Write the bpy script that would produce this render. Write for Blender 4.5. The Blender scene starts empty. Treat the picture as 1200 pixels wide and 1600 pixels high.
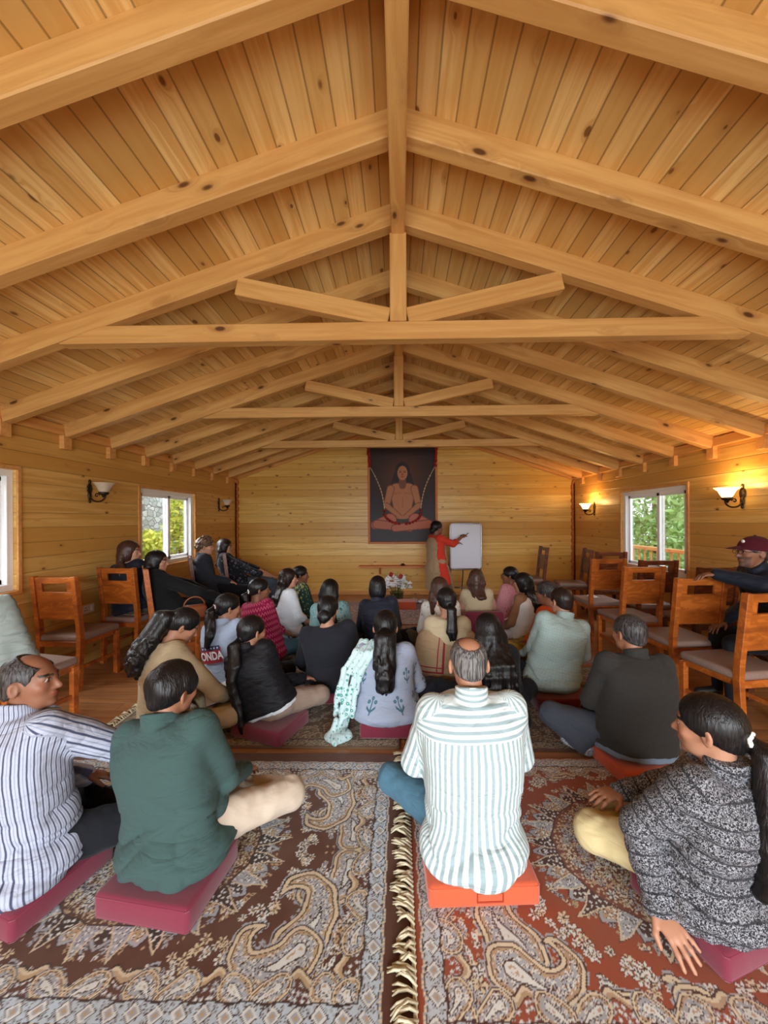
import bpy, bmesh, math, random
import numpy as np
from mathutils import Vector, Matrix, Euler

# ------------------------------------------------------------------ camera, world, light, exposure
SC = bpy.context.scene
COL = SC.collection
R = math.radians
FPX, EYE = 600.0, 1.52                      # focal length in pixels of the 1200x1600 frame, eye height
XL, XR, YB, YR = -3.33, 3.50, 7.80, -2.20   # side walls, far wall, rear wall
APEX, SLOPE = 3.56, 0.33                    # underside of the roof boards


def roof(x):
    return APEX - SLOPE * abs(x)


cam_d = bpy.data.cameras.new('camera')
cam = bpy.data.objects.new('camera', cam_d)
COL.objects.link(cam)
cam_d.sensor_fit = 'AUTO'
cam_d.sensor_width = 36.0
cam_d.lens = FPX / 1600.0 * 36.0
cam_d.clip_start = 0.02
cam_d.shift_x = -11.4 / 1600.0
cam_d.shift_y = 12.0 / 1600.0
cam.location = (0, 0, EYE)
cam.rotation_euler = (Matrix.Rotation(R(1.2), 4, 'Z') @ Matrix.Rotation(R(90), 4, 'X') @ Matrix.Rotation(R(-0.3), 4, 'Z')).to_euler()
SC.camera = cam
CAMR = cam.rotation_euler.to_matrix()


def at(px, py, Y):
    """world point on the plane y = Y that the photograph shows at pixel (px, py)"""
    d = CAMR @ Vector(((px - 600 - 11.4) / FPX, -(py - 800 - 12.0) / FPX, -1.0))
    k = Y / d.y
    return Vector((d.x * k, Y, EYE + d.z * k))


SC.view_settings.view_transform = 'Standard'
SC.view_settings.look = 'None'
SC.view_settings.gamma = 1.0
SC.view_settings.use_curve_mapping = False
SC.view_settings.exposure = 0.18
SC.cycles.max_bounces = 7
SC.cycles.diffuse_bounces = 5
SC.cycles.glossy_bounces = 3
SC.cycles.transparent_max_bounces = 8
SC.cycles.transmission_bounces = 4
SC.cycles.caustics_reflective = False
SC.cycles.caustics_refractive = False
SC.cycles.sample_clamp_indirect = 4.0
SC.cycles.use_denoising = True

world = bpy.data.worlds.new('overcast_sky')
SC.world = world
world.use_nodes = True
bg = world.node_tree.nodes['Background']
bg.inputs[0].default_value = (0.86, 0.93, 1.0, 1)
bg.inputs[1].default_value = 4.0


def area_light(name, loc, direction, sx, sy, power, color):
    l = bpy.data.lights.new(name, 'AREA')
    l.shape = 'RECTANGLE'
    l.size, l.size_y, l.energy, l.color = sx, sy, power, color
    o = bpy.data.objects.new(name, l)
    COL.objects.link(o)
    o.location = loc
    o.rotation_euler = Vector(direction).to_track_quat('-Z', 'Y').to_euler()
    return o


DAY = (0.90, 0.96, 1.0)
area_light('daylight_doorway', (0.0, -2.75, 1.15), (0, 1, 0.6), 5.2, 2.0, 185, DAY)
area_light('daylight_low_sky', (0.0, -16.0, 4.2), (0, 1, -0.14), 17.0, 1.9, 2600, DAY)
area_light('daylight_near_window', (-4.15, 2.6, 2.55), (1, 0, -0.75), 1.6, 1.2, 190, DAY)
area_light('daylight_far_window', (-4.15, 5.5, 2.55), (1, 0.1, -0.75), 1.6, 1.2, 330, DAY)
area_light('daylight_veranda_window', (4.35, 5.4, 2.6), (-1, 0.1, -0.8), 1.6, 1.2, 80, DAY)

# ------------------------------------------------------------------ object helpers
def link(o, parent=None):
    COL.objects.link(o)
    if parent is not None:
        o.parent = parent
    return o


def tag(o, label=None, cat=None, group=None, kind=None):
    if label: o['label'] = label
    if cat: o['category'] = cat
    if group: o['group'] = group
    if kind: o['kind'] = kind
    return o


def empty(name, loc, rz=0.0):
    o = bpy.data.objects.new(name, None)
    o.empty_display_size = 0.05
    link(o)
    o.location = loc
    o.rotation_euler = (0, 0, rz)
    return o


def children(o):
    return [c for c in COL.objects if c.parent == o]


def copy_tree(o, parent=None):
    c = o.copy()
    COL.objects.link(c)
    if parent is not None:
        c.parent = parent
    for ch in children(o):
        copy_tree(ch, c)
    return c


def build(name, bm, mat, parent=None, smooth=False, angle=None):
    me = bpy.data.meshes.new(name)
    bmesh.ops.recalc_face_normals(bm, faces=bm.faces)
    bm.to_mesh(me)
    bm.free()
    if mat is not None:
        me.materials.append(mat)
    if smooth:
        me.polygons.foreach_set('use_smooth', [True] * len(me.polygons))
        if angle:
            me.set_sharp_from_angle(angle=R(angle))
    return link(bpy.data.objects.new(name, me), parent)


def BM():
    return bmesh.new()


def box(bm, c, s, rot=None, bevel=0.0, seg=1):
    """box with centre c and full size s"""
    t = bmesh.new()
    bmesh.ops.create_cube(t, size=1.0)
    bmesh.ops.scale(t, vec=s, verts=t.verts)
    if bevel:
        bmesh.ops.bevel(t, geom=list(t.edges), offset=bevel, segments=seg, profile=0.5, affect='EDGES')
    if rot is not None:
        bmesh.ops.transform(t, matrix=rot.to_4x4() if hasattr(rot, 'to_4x4') else rot, verts=t.verts)
    bmesh.ops.translate(t, vec=c, verts=t.verts)
    merge(bm, t)


def merge(bm, t):
    me = bpy.data.meshes.new('tmp')
    t.to_mesh(me)
    t.free()
    bm.from_mesh(me)
    bpy.data.meshes.remove(me)


def bar(bm, p0, p1, w, h, bevel=0.0, up=(0, 0, 1)):
    """square bar from p0 to p1, w sideways, h along up"""
    p0, p1 = Vector(p0), Vector(p1)
    x = (p1 - p0)
    L = x.length
    x.normalize()
    y = Vector(up).cross(x).normalized()
    z = x.cross(y)
    m = Matrix((x, y, z)).transposed()
    box(bm, (p0 + p1) / 2, (L, w, h), m, bevel)


def tube(bm, pts, rad, n=8, closed=False):
    pts = [Vector(p) for p in pts]
    rads = rad if hasattr(rad, '__len__') else [rad] * len(pts)
    rings = []
    prev = None
    for i, p in enumerate(pts):
        if closed:
            d = pts[(i + 1) % len(pts)] - pts[i - 1]
        else:
            d = pts[min(i + 1, len(pts) - 1)] - pts[max(i - 1, 0)]
        d.normalize()
        if prev is None:
            a = Vector((0, 0, 1)) if abs(d.z) < 0.9 else Vector((1, 0, 0))
            u = d.cross(a).normalized()
        else:
            u = (prev - d * prev.dot(d)).normalized()
        prev = u
        v = d.cross(u)
        rings.append([bm.verts.new(p + (u * math.cos(2 * math.pi * k / n) + v * math.sin(2 * math.pi * k / n)) * rads[i]) for k in range(n)])
    m = len(rings)
    for i in range(m if closed else m - 1):
        a, b = rings[i], rings[(i + 1) % m]
        for k in range(n):
            bm.faces.new((a[k], a[(k + 1) % n], b[(k + 1) % n], b[k]))
    if not closed:
        bm.faces.new(list(reversed(rings[0])))
        bm.faces.new(rings[-1])


def lathe(bm, prof, c=(0, 0, 0), n=24, wave=None, capb=False, capt=False):
    """profile [(r, z)] turned about z at c; wave(i, phi) scales the radius"""
    rings = []
    for i, (r, z) in enumerate(prof):
        ring = []
        for k in range(n):
            a = 2 * math.pi * k / n
            rr = r * (wave(i, a) if wave else 1.0)
            ring.append(bm.verts.new((c[0] + rr * math.cos(a), c[1] + rr * math.sin(a), c[2] + z)))
        rings.append(ring)
    for i in range(len(rings) - 1):
        a, b = rings[i], rings[i + 1]
        for k in range(n):
            bm.faces.new((a[k], a[(k + 1) % n], b[(k + 1) % n], b[k]))
    if capb: bm.faces.new(list(reversed(rings[0])))
    if capt: bm.faces.new(rings[-1])


def ball(bm, c, r, sub=2, rot=None):
    t = bmesh.new()
    bmesh.ops.create_icosphere(t, subdivisions=sub, radius=1.0)
    rr = r if hasattr(r, '__len__') else (r, r, r)
    bmesh.ops.scale(t, vec=rr, verts=t.verts)
    if rot is not None:
        bmesh.ops.transform(t, matrix=rot.to_4x4(), verts=t.verts)
    bmesh.ops.translate(t, vec=c, verts=t.verts)
    merge(bm, t)


def mesh_np(name, V, F, mat, parent=None, smooth=True):
    """mesh object from numpy verts (N,3) and quads (M,4)"""
    me = bpy.data.meshes.new(name)
    n, m = len(V), len(F)
    me.vertices.add(n)
    me.vertices.foreach_set('co', np.ascontiguousarray(V, dtype=np.float32).ravel())
    k = F.shape[1]
    me.loops.add(m * k)
    me.loops.foreach_set('vertex_index', np.ascontiguousarray(F, dtype=np.int32).ravel())
    me.polygons.add(m)
    me.polygons.foreach_set('loop_start', np.arange(0, m * k, k, dtype=np.int32))
    me.polygons.foreach_set('loop_total', np.full(m, k, dtype=np.int32))
    me.update(calc_edges=True)
    me.validate()
    if smooth:
        me.polygons.foreach_set('use_smooth', np.ones(len(me.polygons), dtype=bool))
    if mat is not None:
        me.materials.append(mat)
    return link(bpy.data.objects.new(name, me), parent)


def set_color(me, C, name='Col'):
    a = me.color_attributes.new(name, 'FLOAT_COLOR', 'POINT')
    C4 = np.ones((len(C), 4), dtype=np.float32)
    C4[:, :3] = C
    a.data.foreach_set('color', C4.ravel())


def set_vec(me, V3, name='UVW'):
    a = me.attributes.new(name, 'FLOAT_VECTOR', 'POINT')
    a.data.foreach_set('vector', np.ascontiguousarray(V3, dtype=np.float32).ravel())


def s2l(c):
    """sRGB 0-255 -> linear"""
    c = np.asarray(c, dtype=float) / 255.0
    return np.where(c <= 0.04045, c / 12.92, ((c + 0.055) / 1.055) ** 2.4)


def rgb(*c):
    l = s2l(c)
    return (float(l[0]), float(l[1]), float(l[2]), 1.0)


# ------------------------------------------------------------------ material helpers
class NT:
    def __init__(self, name):
        self.m = bpy.data.materials.new(name)
        self.m.use_nodes = True
        self.t = self.m.node_tree
        self.t.nodes.clear()
        self.out = self.n('ShaderNodeOutputMaterial')

    def n(self, kind, **kw):
        nd = self.t.nodes.new(kind)
        for k, v in kw.items():
            setattr(nd, k, v)
        return nd

    def l(self, a, b):
        self.t.links.new(a, b)

    def put(self, sock, v):
        if v is None:
            return
        if hasattr(v, 'is_output') or hasattr(v, 'links'):
            self.l(v, sock)
        else:
            sock.default_value = v

    def math(self, op, a, b=None, c=None, clamp=False):
        nd = self.n('ShaderNodeMath', operation=op, use_clamp=clamp)
        self.put(nd.inputs[0], a)
        self.put(nd.inputs[1], b)
        self.put(nd.inputs[2], c)
        return nd.outputs[0]

    def ss(self, x, lo, hi, a=0.0, b=1.0):
        nd = self.n('ShaderNodeMapRange', interpolation_type='SMOOTHSTEP')
        self.put(nd.inputs[0], x)
        for i, v in enumerate((lo, hi, a, b)):
            self.put(nd.inputs[i + 1], v)
        return nd.outputs[0]

    def mix(self, f, a, b, mode='MIX'):
        nd = self.n('ShaderNodeMix', data_type='RGBA', blend_type=mode)
        self.put(nd.inputs[0], f)
        self.put(nd.inputs[6], a)
        self.put(nd.inputs[7], b)
        return nd.outputs[2]

    def xyz(self, x, y, z):
        nd = self.n('ShaderNodeCombineXYZ')
        for i, v in enumerate((x, y, z)):
            self.put(nd.inputs[i], v)
        return nd.outputs[0]

    def sep(self, v):
        nd = self.n('ShaderNodeSeparateXYZ')
        self.l(v, nd.inputs[0])
        return nd.outputs

    def noise(self, vec, scale, detail=3.0, dist=0.0, rough=0.5):
        nd = self.n('ShaderNodeTexNoise')
        if vec is not None: self.l(vec, nd.inputs['Vector'])
        nd.inputs['Scale'].default_value = scale
        nd.inputs['Detail'].default_value = detail
        nd.inputs['Distortion'].default_value = dist
        nd.inputs['Roughness'].default_value = rough
        return nd.outputs['Fac']

    def vor(self, vec, scale, feature='F1', rand=1.0):
        nd = self.n('ShaderNodeTexVoronoi', feature=feature)
        if vec is not None: self.l(vec, nd.inputs['Vector'])
        nd.inputs['Scale'].default_value = scale
        nd.inputs['Randomness'].default_value = rand
        return nd

    def white(self, w):
        nd = self.n('ShaderNodeTexWhiteNoise', noise_dimensions='1D')
        self.put(nd.inputs['W'], w)
        return nd.outputs['Value']

    def mapping(self, vec, scale=(1, 1, 1), loc=(0, 0, 0)):
        nd = self.n('ShaderNodeMapping')
        self.l(vec, nd.inputs[0])
        nd.inputs['Scale'].default_value = scale
        nd.inputs['Location'].default_value = loc
        return nd.outputs[0]

    def obj(self):
        return self.n('ShaderNodeTexCoord').outputs['Object']

    def pos(self):
        return self.n('ShaderNodeNewGeometry').outputs['Position']

    def attr(self, name):
        return self.n('ShaderNodeAttribute', attribute_name=name)

    def bump(self, h, strength=0.3, dist=0.01, normal=None):
        nd = self.n('ShaderNodeBump')
        nd.inputs['Strength'].default_value = strength
        nd.inputs['Distance'].default_value = dist
        self.l(h, nd.inputs['Height'])
        if normal is not None: self.l(normal, nd.inputs['Normal'])
        return nd.outputs[0]

    def bsdf(self, color, rough=0.6, normal=None, metal=0.0, spec=0.4, sheen=0.0, coat=0.0, sss=0.0, trans=0.0, emit=None, estr=0.0):
        b = self.n('ShaderNodeBsdfPrincipled')
        self.put(b.inputs['Base Color'], color)
        self.put(b.inputs['Roughness'], rough)
        b.inputs['Metallic'].default_value = metal
        b.inputs['Specular IOR Level'].default_value = spec
        b.inputs['Sheen Weight'].default_value = sheen
        b.inputs['Coat Weight'].default_value = coat
        b.inputs['Coat Roughness'].default_value = 0.2
        b.inputs['Transmission Weight'].default_value = trans
        if sss:
            b.inputs['Subsurface Weight'].default_value = sss
            b.inputs['Subsurface Radius'].default_value = (0.01, 0.004, 0.002)
        if emit is not None:
            self.put(b.inputs['Emission Color'], emit)
            b.inputs['Emission Strength'].default_value = estr
        if normal is not None:
            self.l(normal, b.inputs['Normal'])
        self.l(b.outputs[0], self.out.inputs[0])
        return self.m


def plain(name, col, rough=0.6, bump=0.0, bscale=60.0, var=0.08, **kw):
    """one colour broken up by a little noise"""
    t = NT(name)
    v = t.obj()
    nz = t.noise(v, bscale, 3)
    c = t.mix(t.ss(nz, 0.3, 0.7), tuple(x * (1 - var) for x in col[:3]) + (1,), tuple(min(1, x * (1 + var)) for x in col[:3]) + (1,))
    return t.bsdf(c, rough, t.bump(nz, bump, 0.004) if bump else None, **kw)


def planks(name, u, v, width, c0, c1, c2, knot, groove=0.045, rough=0.5, gstr=0.5, knots=1.0, coat=0.0, length=None, grain=1.0, shift=0.0):
    """boards along axis u, width across axis v, world position"""
    t = NT(name)
    s = t.sep(t.pos())
    U, Vv = s[u], s[v]
    vv = t.math('DIVIDE', t.math('ADD', Vv, 20.0 + shift), width)
    vi = t.math('FLOOR', vv)
    fv = t.math('FRACT', vv)
    if length:
        uo = t.math('DIVIDE', t.math('ADD', U, t.math('MULTIPLY', t.white(vi), 7.3)), length)
        ui = t.math('FLOOR', uo)
        fu = t.math('FRACT', uo)
        rid = t.math('ADD', t.math('MULTIPLY', ui, 17.31), vi)
    else:
        rid = vi
    rnd = t.white(rid)
    rnd2 = t.white(t.math('ADD', rid, 91.7))
    # knots
    kv = t.xyz(t.math('MULTIPLY', t.math('ADD', U, t.math('MULTIPLY', rnd, 31.0)), 4.6), t.math('MULTIPLY', Vv, 9.0), t.math('MULTIPLY', rnd2, 13.0))
    vo = t.vor(kv, 1.0)
    cs = t.n('ShaderNodeSeparateColor')
    t.l(vo.outputs['Color'], cs.inputs[0])
    some = t.math('GREATER_THAN', cs.outputs[0], 1.0 - 0.42 * knots)
    kd = vo.outputs['Distance']
    kr = t.math('MULTIPLY_ADD', cs.outputs[1], 0.11, 0.06)
    kmask = t.math('MULTIPLY', t.ss(kd, t.math('MULTIPLY', kr, 0.6), kr, 1.0, 0.0), some)
    halo = t.math('MULTIPLY', t.ss(kd, 0.05, 0.32, 1.0, 0.0), some)
    # grain
    gu = t.math('MULTIPLY_ADD', U, 1.3, t.math('MULTIPLY', rnd, 50.0))
    gv = t.math('ADD', t.math('MULTIPLY', Vv, 26.0), t.math('MULTIPLY', halo, 1.3))
    gvec = t.xyz(gu, gv, t.math('MULTIPLY', rnd2, 20.0))
    g = t.noise(gvec, 1.0 * grain, 4, 0.5, 0.6)
    g2 = t.noise(t.xyz(t.math('MULTIPLY', U, 0.9), t.math('MULTIPLY', Vv, 6.0), rnd), 1.4, 2)
    c = t.mix(t.ss(g, 0.36, 0.66), c0, c1)
    c = t.mix(t.math('MULTIPLY', t.ss(rnd, 0.2, 0.9), 0.85), c, c2)
    c = t.mix(t.math('MULTIPLY', t.ss(g2, 0.45, 0.8), 0.35), c, c0)
    c = t.mix(t.math('MULTIPLY', halo, 0.22), c, knot)
    c = t.mix(t.math('MULTIPLY', kmask, 0.85), c, knot)
    ed = t.math('MINIMUM', fv, t.math('SUBTRACT', 1.0, fv))
    if length:
        eu = t.math('MULTIPLY', t.math('MINIMUM', fu, t.math('SUBTRACT', 1.0, fu)), length / width)
        ed = t.math('MINIMUM', ed, eu)
    gm = t.ss(ed, groove * 0.25, groove, 1.0, 0.0)
    c = t.mix(t.math('MULTIPLY', gm, gstr), c, tuple(x * 0.25 for x in knot[:3]) + (1,))
    h = t.math('SUBTRACT', t.math('MULTIPLY', g, 0.12), gm)
    return t.bsdf(c, rough, t.bump(h, 0.6, 0.006), coat=coat, spec=0.4)


def beam_wood(name, c0, c1, knot, rough=0.5):
    """timber with the grain along the object's local x"""
    t = NT(name)
    oi = t.n('ShaderNodeObjectInfo')
    rnd = oi.outputs['Random']
    s = t.sep(t.obj())
    kv = t.xyz(t.math('MULTIPLY_ADD', s[0], 3.1, t.math('MULTIPLY', rnd, 40.0)), t.math('MULTIPLY', s[1], 7.0), t.math('MULTIPLY', s[2], 7.0))
    vo = t.vor(kv, 1.0)
    cs = t.n('ShaderNodeSeparateColor')
    t.l(vo.outputs['Color'], cs.inputs[0])
    some = t.math('GREATER_THAN', cs.outputs[0], 0.30)
    kd = vo.outputs['Distance']
    km = t.math('MULTIPLY', t.ss(kd, 0.07, 0.14, 1.0, 0.0), some)
    halo = t.math('MULTIPLY', t.ss(kd, 0.05, 0.4, 1.0, 0.0), some)
    gvec = t.xyz(t.math('MULTIPLY_ADD', s[0], 1.4, t.math('MULTIPLY', rnd, 77.0)), t.math('ADD', t.math('MULTIPLY', s[1], 22.0), halo), t.math('ADD', t.math('MULTIPLY', s[2], 22.0), halo))
    g = t.noise(gvec, 1.0, 4, 0.6, 0.6)
    c = t.mix(t.ss(g, 0.3, 0.7), c0, c1)
    c = t.mix(t.math('MULTIPLY', t.ss(rnd, 0.0, 1.0), 0.25), c, c0)
    c = t.mix(t.math('MULTIPLY', halo, 0.3), c, knot)
    c = t.mix(t.math('MULTIPLY', km, 0.9), c, tuple(x * 0.45 for x in knot[:3]) + (1,))
    return t.bsdf(c, rough, t.bump(g, 0.15, 0.004), spec=0.4)


M = {}
PC0, PC1, PC2, PK = rgb(212, 162, 86), rgb(230, 190, 114), rgb(198, 146, 70), rgb(110, 62, 22)
M['ceil'] = planks('pine_ceiling_boards', 1, 0, 0.098, rgb(218, 172, 104), rgb(240, 208, 144), rgb(200, 154, 86), PK, groove=0.05, rough=0.42, gstr=0.5, knots=1.3)
M['wall_side'] = planks('pine_side_wall_boards', 1, 2, 0.135, PC0, PC1, PC2, PK, groove=0.045, rough=0.4, gstr=0.25, knots=1.0)
M['wall_back'] = planks('pine_far_wall_boards', 0, 2, 0.135, rgb(216, 168, 82), rgb(234, 198, 114), rgb(204, 152, 66), PK, groove=0.045, rough=0.33, gstr=0.2, knots=1.5)
M['floor'] = planks('brown_floor_boards', 0, 1, 0.12, rgb(146, 98, 60), rgb(182, 130, 84), rgb(164, 114, 72), rgb(88, 52, 28), groove=0.03, rough=0.32, gstr=0.6, knots=0.1, length=1.2)
M['beam'] = beam_wood('pine_beam', rgb(194, 142, 80), rgb(216, 170, 106), rgb(112, 60, 22))
M['trim'] = beam_wood('pine_trim', rgb(206, 142, 76), rgb(224, 168, 100), rgb(140, 78, 34))
M['logend'] = plain('orange_log_end_wood', rgb(196, 112, 52), 0.5, 0.1, 40)


def chair_wood(name, ca, cb, cc):
    t = NT(name)
    oi = t.n('ShaderNodeObjectInfo')
    s = t.sep(t.obj())
    rnd = t.math('MULTIPLY', oi.outputs['Random'], 30.0)
    vec = t.xyz(t.math('MULTIPLY_ADD', s[0], 2.2, rnd), t.math('MULTIPLY', s[1], 8.0), t.math('MULTIPLY_ADD', s[2], 9.0, rnd))
    g = t.noise(vec, 1.5, 5, 1.6, 0.55)
    band = t.math('SINE', t.math('MULTIPLY', g, 22.0))
    c = t.mix(t.ss(band, -0.4, 1.0), ca, cb)
    c = t.mix(t.math('MULTIPLY', t.ss(t.noise(vec, 0.7, 3, 1.0), 0.52, 0.7), 0.75), c, cc)
    return t.bsdf(c, 0.34, None, spec=0.4, coat=0.06)


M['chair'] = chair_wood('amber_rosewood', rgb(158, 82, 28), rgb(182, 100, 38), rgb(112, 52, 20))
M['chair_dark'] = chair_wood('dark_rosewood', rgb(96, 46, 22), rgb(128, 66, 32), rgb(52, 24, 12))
M['seat'] = plain('taupe_seat_cloth', rgb(134, 112, 102), 0.55, 0.1, 90)
M['pvc'] = plain('white_window_frame', rgb(244, 245, 246), 0.35, var=0.02)
M['metal'] = plain('brushed_steel', rgb(170, 172, 176), 0.3, metal=0.9)
M['bronze'] = plain('antique_bronze', rgb(66, 52, 38), 0.4, 0.2, 120, metal=0.7)
M['maroon'] = plain('maroon_cotton', rgb(110, 24, 48), 0.8, 0.25, 420, var=0.12, sheen=0.3)
M['orange'] = plain('orange_cotton', rgb(188, 78, 42), 0.8, 0.25, 420, var=0.12, sheen=0.3)
M['seam_orange'] = plain('dark_orange_seam', rgb(150, 48, 22), 0.8)
M['white'] = plain('white_gloss', rgb(236, 236, 238), 0.3, var=0.02)
M['ivory'] = plain('ivory_plastic', rgb(222, 206, 184), 0.4, var=0.02)
M['black'] = plain('black_rubber', rgb(24, 24, 26), 0.6)


def glass_mat(name='window_glass', tint=(1, 1, 1, 1)):
    t = NT(name)
    tr = t.n('ShaderNodeBsdfTransparent')
    tr.inputs[0].default_value = tint
    gl = t.n('ShaderNodeBsdfGlossy')
    gl.inputs['Roughness'].default_value = 0.03
    fr = t.n('ShaderNodeFresnel')
    fr.inputs[0].default_value = 1.45
    mx = t.n('ShaderNodeMixShader')
    t.l(t.math('MULTIPLY', fr.outputs[0], 0.6), mx.inputs[0])
    t.l(tr.outputs[0], mx.inputs[1])
    t.l(gl.outputs[0], mx.inputs[2])
    t.l(mx.outputs[0], t.out.inputs[0])
    return t.m


M['glass'] = glass_mat()
M['vase_glass'] = glass_mat('vase_glass', (.86, .94, .90, 1))

# ------------------------------------------------------------------ room shell
T = 0.14


def structure(name, bm, mat, parent=None, **kw):
    o = build(name, bm, mat, parent, **kw)
    if parent is None:
        o['kind'] = 'structure'
    return o


def wall_x(name, x0, x1, holes):
    """side wall between x0 and x1 (thickness), rectangular holes (y0, y1, z0, z1), top cut under the roof"""
    bm = BM()
    top = roof(x0 if abs(x0) < abs(x1) else x1) + 0.02
    ys = YR
    cx, tx = (x0 + x1) / 2, abs(x1 - x0)
    for (y0, y1, z0, z1) in sorted(holes):
        box(bm, (cx, (ys + y0) / 2, top / 2), (tx, y0 - ys, top))
        box(bm, (cx, (y0 + y1) / 2, z0 / 2), (tx, y1 - y0, z0))
        box(bm, (cx, (y0 + y1) / 2, (z1 + top) / 2), (tx, y1 - y0, top - z1))
        ys = y1
    box(bm, (cx, (ys + YB) / 2, top / 2), (tx, YB - ys, top))
    return structure(name, bm, M['wall_side'])


WIN_L = [(1.95, 3.27, 0.92, 1.97), (4.86, 6.17, 0.90, 1.95)]
WIN_R = [(4.74, 6.12, 0.77, 1.93)]
wall_x('wall_left', XL - T, XL, WIN_L)
wall_x('wall_right', XR, XR + T, WIN_R)


def gable(name, y0, y1, mat, door=None):
    bm = BM()
    xs = [(XL - T, XR + T)] if not door else [(XL - T, door[0]), (door[0], door[1]), (door[1], XR + T)]
    for (a, b) in xs:
        zlo = door[2] if door and (a, b) == (door[0], door[1]) else 0.0
        pts = [(a, zlo), (b, zlo), (b, roof(b) + .05)] + ([(0.0, APEX + .05)] if a < 0 < b else []) + [(a, roof(a) + .05)]
        f = [bm.verts.new((p[0], y0, p[1])) for p in pts]
        k = [bm.verts.new((p[0], y1, p[1])) for p in pts]
        bm.faces.new(f)
        bm.faces.new(list(reversed(k)))
        for i in range(len(pts)):
            j = (i + 1) % len(pts)
            bm.faces.new((f[i], k[i], k[j], f[j]))
    return structure(name, bm, mat)


gable('wall_back', YB, YB + T, M['wall_back'])
gable('wall_rear', YR - T, YR, M['wall_back'], door=(-2.7, 2.7, 2.15))
bm = BM()
box(bm, ((XL + XR) / 2, (YR + YB) / 2, -0.06), (XR - XL + .6, YB - YR + .6, 0.12))
structure('floor', bm, M['floor'])
bm = BM()
for sx, xe in ((-1, XL - T - .25), (1, XR + T + .25)):
    prof = [(0, APEX), (xe, roof(xe)), (xe, roof(xe) + .08), (0, APEX + .08)]
    f = [bm.verts.new((p[0], YR - .4, p[1])) for p in prof]
    k = [bm.verts.new((p[0], YB + .4, p[1])) for p in prof]
    for i in range(4):
        j = (i + 1) % 4
        bm.faces.new((f[i], k[i], k[j], f[j]))
    bm.faces.new(f)
    bm.faces.new(list(reversed(k)))
structure('ceiling', bm, M['ceil'])


def beam(name, p0, p1, w, h, parent=None, mat='beam', up=(0, 0, 1), bevel=0.006):
    """timber as its own object, grain along its local x"""
    p0, p1 = Vector(p0), Vector(p1)
    x = p1 - p0
    L = x.length
    x.normalize()
    y = Vector(up).cross(x).normalized()
    z = x.cross(y)
    bm = BM()
    box(bm, (0, 0, 0), (L, w, h), None, bevel)
    o = build(name, bm, M[mat], parent)
    m = Matrix((x, y, z)).transposed().to_4x4()
    m.translation = (p0 + p1) / 2
    o.matrix_local = m
    if parent is None:
        o['kind'] = 'structure'
    return o


RD, RW = 0.135, 0.085        # rafter depth and width
ang = math.atan(SLOPE)
drop = RD / 2 * math.cos(ang) + RD * 0.0
TRUSS = {2.50: 1, 4.34: 2, 6.15: 3}
ys = [-1.73, -1.12, -0.5, 0.12, 0.73, 1.33, 1.93, 2.50, 3.14, 3.74, 4.34, 4.94, 5.55, 6.15, 6.76, 7.36]
for y in ys:
    for sx, xe in ((-1, XL), (1, XR)):
        off = Vector((-sx * SLOPE, 0, -1)).normalized() * (RD / 2 - 0.005)
        a = Vector((sx * 0.03, y, roof(0.03))) + off
        b = Vector((xe - sx * 0.02, y, roof(xe - sx * .02))) + off
        beam('roof_rafter', a, b, RW, RD)
        bm = BM()      # small block under the rafter foot
        box(bm, (xe - sx * 0.025, y, roof(xe) - RD - 0.02), (0.05, RW + .012, 0.15), None, 0.004)
        structure('rafter_bracket', bm, M['trim'])
beam('ridge_beam', (0, YR, APEX - 0.115), (0, YB, APEX - 0.115), 0.088, 0.20)
for sx, xe in ((-1, XL), (1, XR)):
    beam('trim_%d' % (1 if sx < 0 else 2), (xe - sx * .025, YR, roof(xe) - .05), (xe - sx * .025, YB, roof(xe) - .05), 0.05, 0.1, mat='trim')
    off = Vector((-sx * SLOPE, 0, -1)).normalized() * 0.06
    beam('trim_%d' % (3 if sx < 0 else 4), Vector((0, YB - .025, APEX)) + off, Vector((xe, YB - .025, roof(xe))) + off, 0.05, 0.09, mat='trim')
TIE = 2.735
for y in TRUSS:
    t = empty('roof_truss', (0, y, TIE))
    t['kind'] = 'structure'
    half = (APEX - RD * 1.05 - (TIE - .055)) / SLOPE - .02
    beam('tie_beam', (-half, 0, 0), (half, 0, 0), 0.085, 0.115, t)
    kp = beam('king_post', (0, -0.004, 0.058), (0, -0.004, APEX - TIE - .20), 0.088, 0.107, t, up=(1, 0, 0))
    for sx in (-1, 1):
        beam('brace', (sx * 0.06, 0, 0.09), (sx * 1.05, 0, roof(1.05) - RD - TIE - .035), 0.075, 0.12, t)
    # trim the ends of the tie beam along the roof slope
    tb = [c for c in children(t) if c.name.startswith('tie_beam')][0]
    for v in tb.data.vertices:
        if abs(v.co.x) > half - .02 and v.co.z > 0:
            v.co.x -= math.copysign(0.28, v.co.x)

# interlocking log ends in the two far corners
for sx, xe, n in ((-1, XL, 5), (1, XR, 6)):
    bm = BM()
    z = 0.0
    k = 0
    while z < roof(xe) - .2:
        w = 0.05 if k % 2 else 0.036
        prof = [(0, 0.0), (w * .7, 0.012), (w, .04), (w, .095), (w * .7, .122), (0, .135)]
        f = [bm.verts.new((xe - sx * 0.0 - sx * p[0], YB - .075, z + p[1])) for p in prof]
        b = [bm.verts.new((xe - sx * 0.0 - sx * p[0], YB, z + p[1])) for p in prof]
        for i in range(len(prof)):
            j = (i + 1) % len(prof)
            bm.faces.new((f[i], b[i], b[j], f[j]))
        bm.faces.new(f)
        bm.faces.new(list(reversed(b)))
        z += 0.0675
        k += 1
    structure('trim_%d' % n, bm, M['logend'])
bm = BM()
box(bm, ((XL + XR) / 2, YB - .012, 0.04), (XR - XL, .024, 0.08), None, 0.004)
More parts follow.
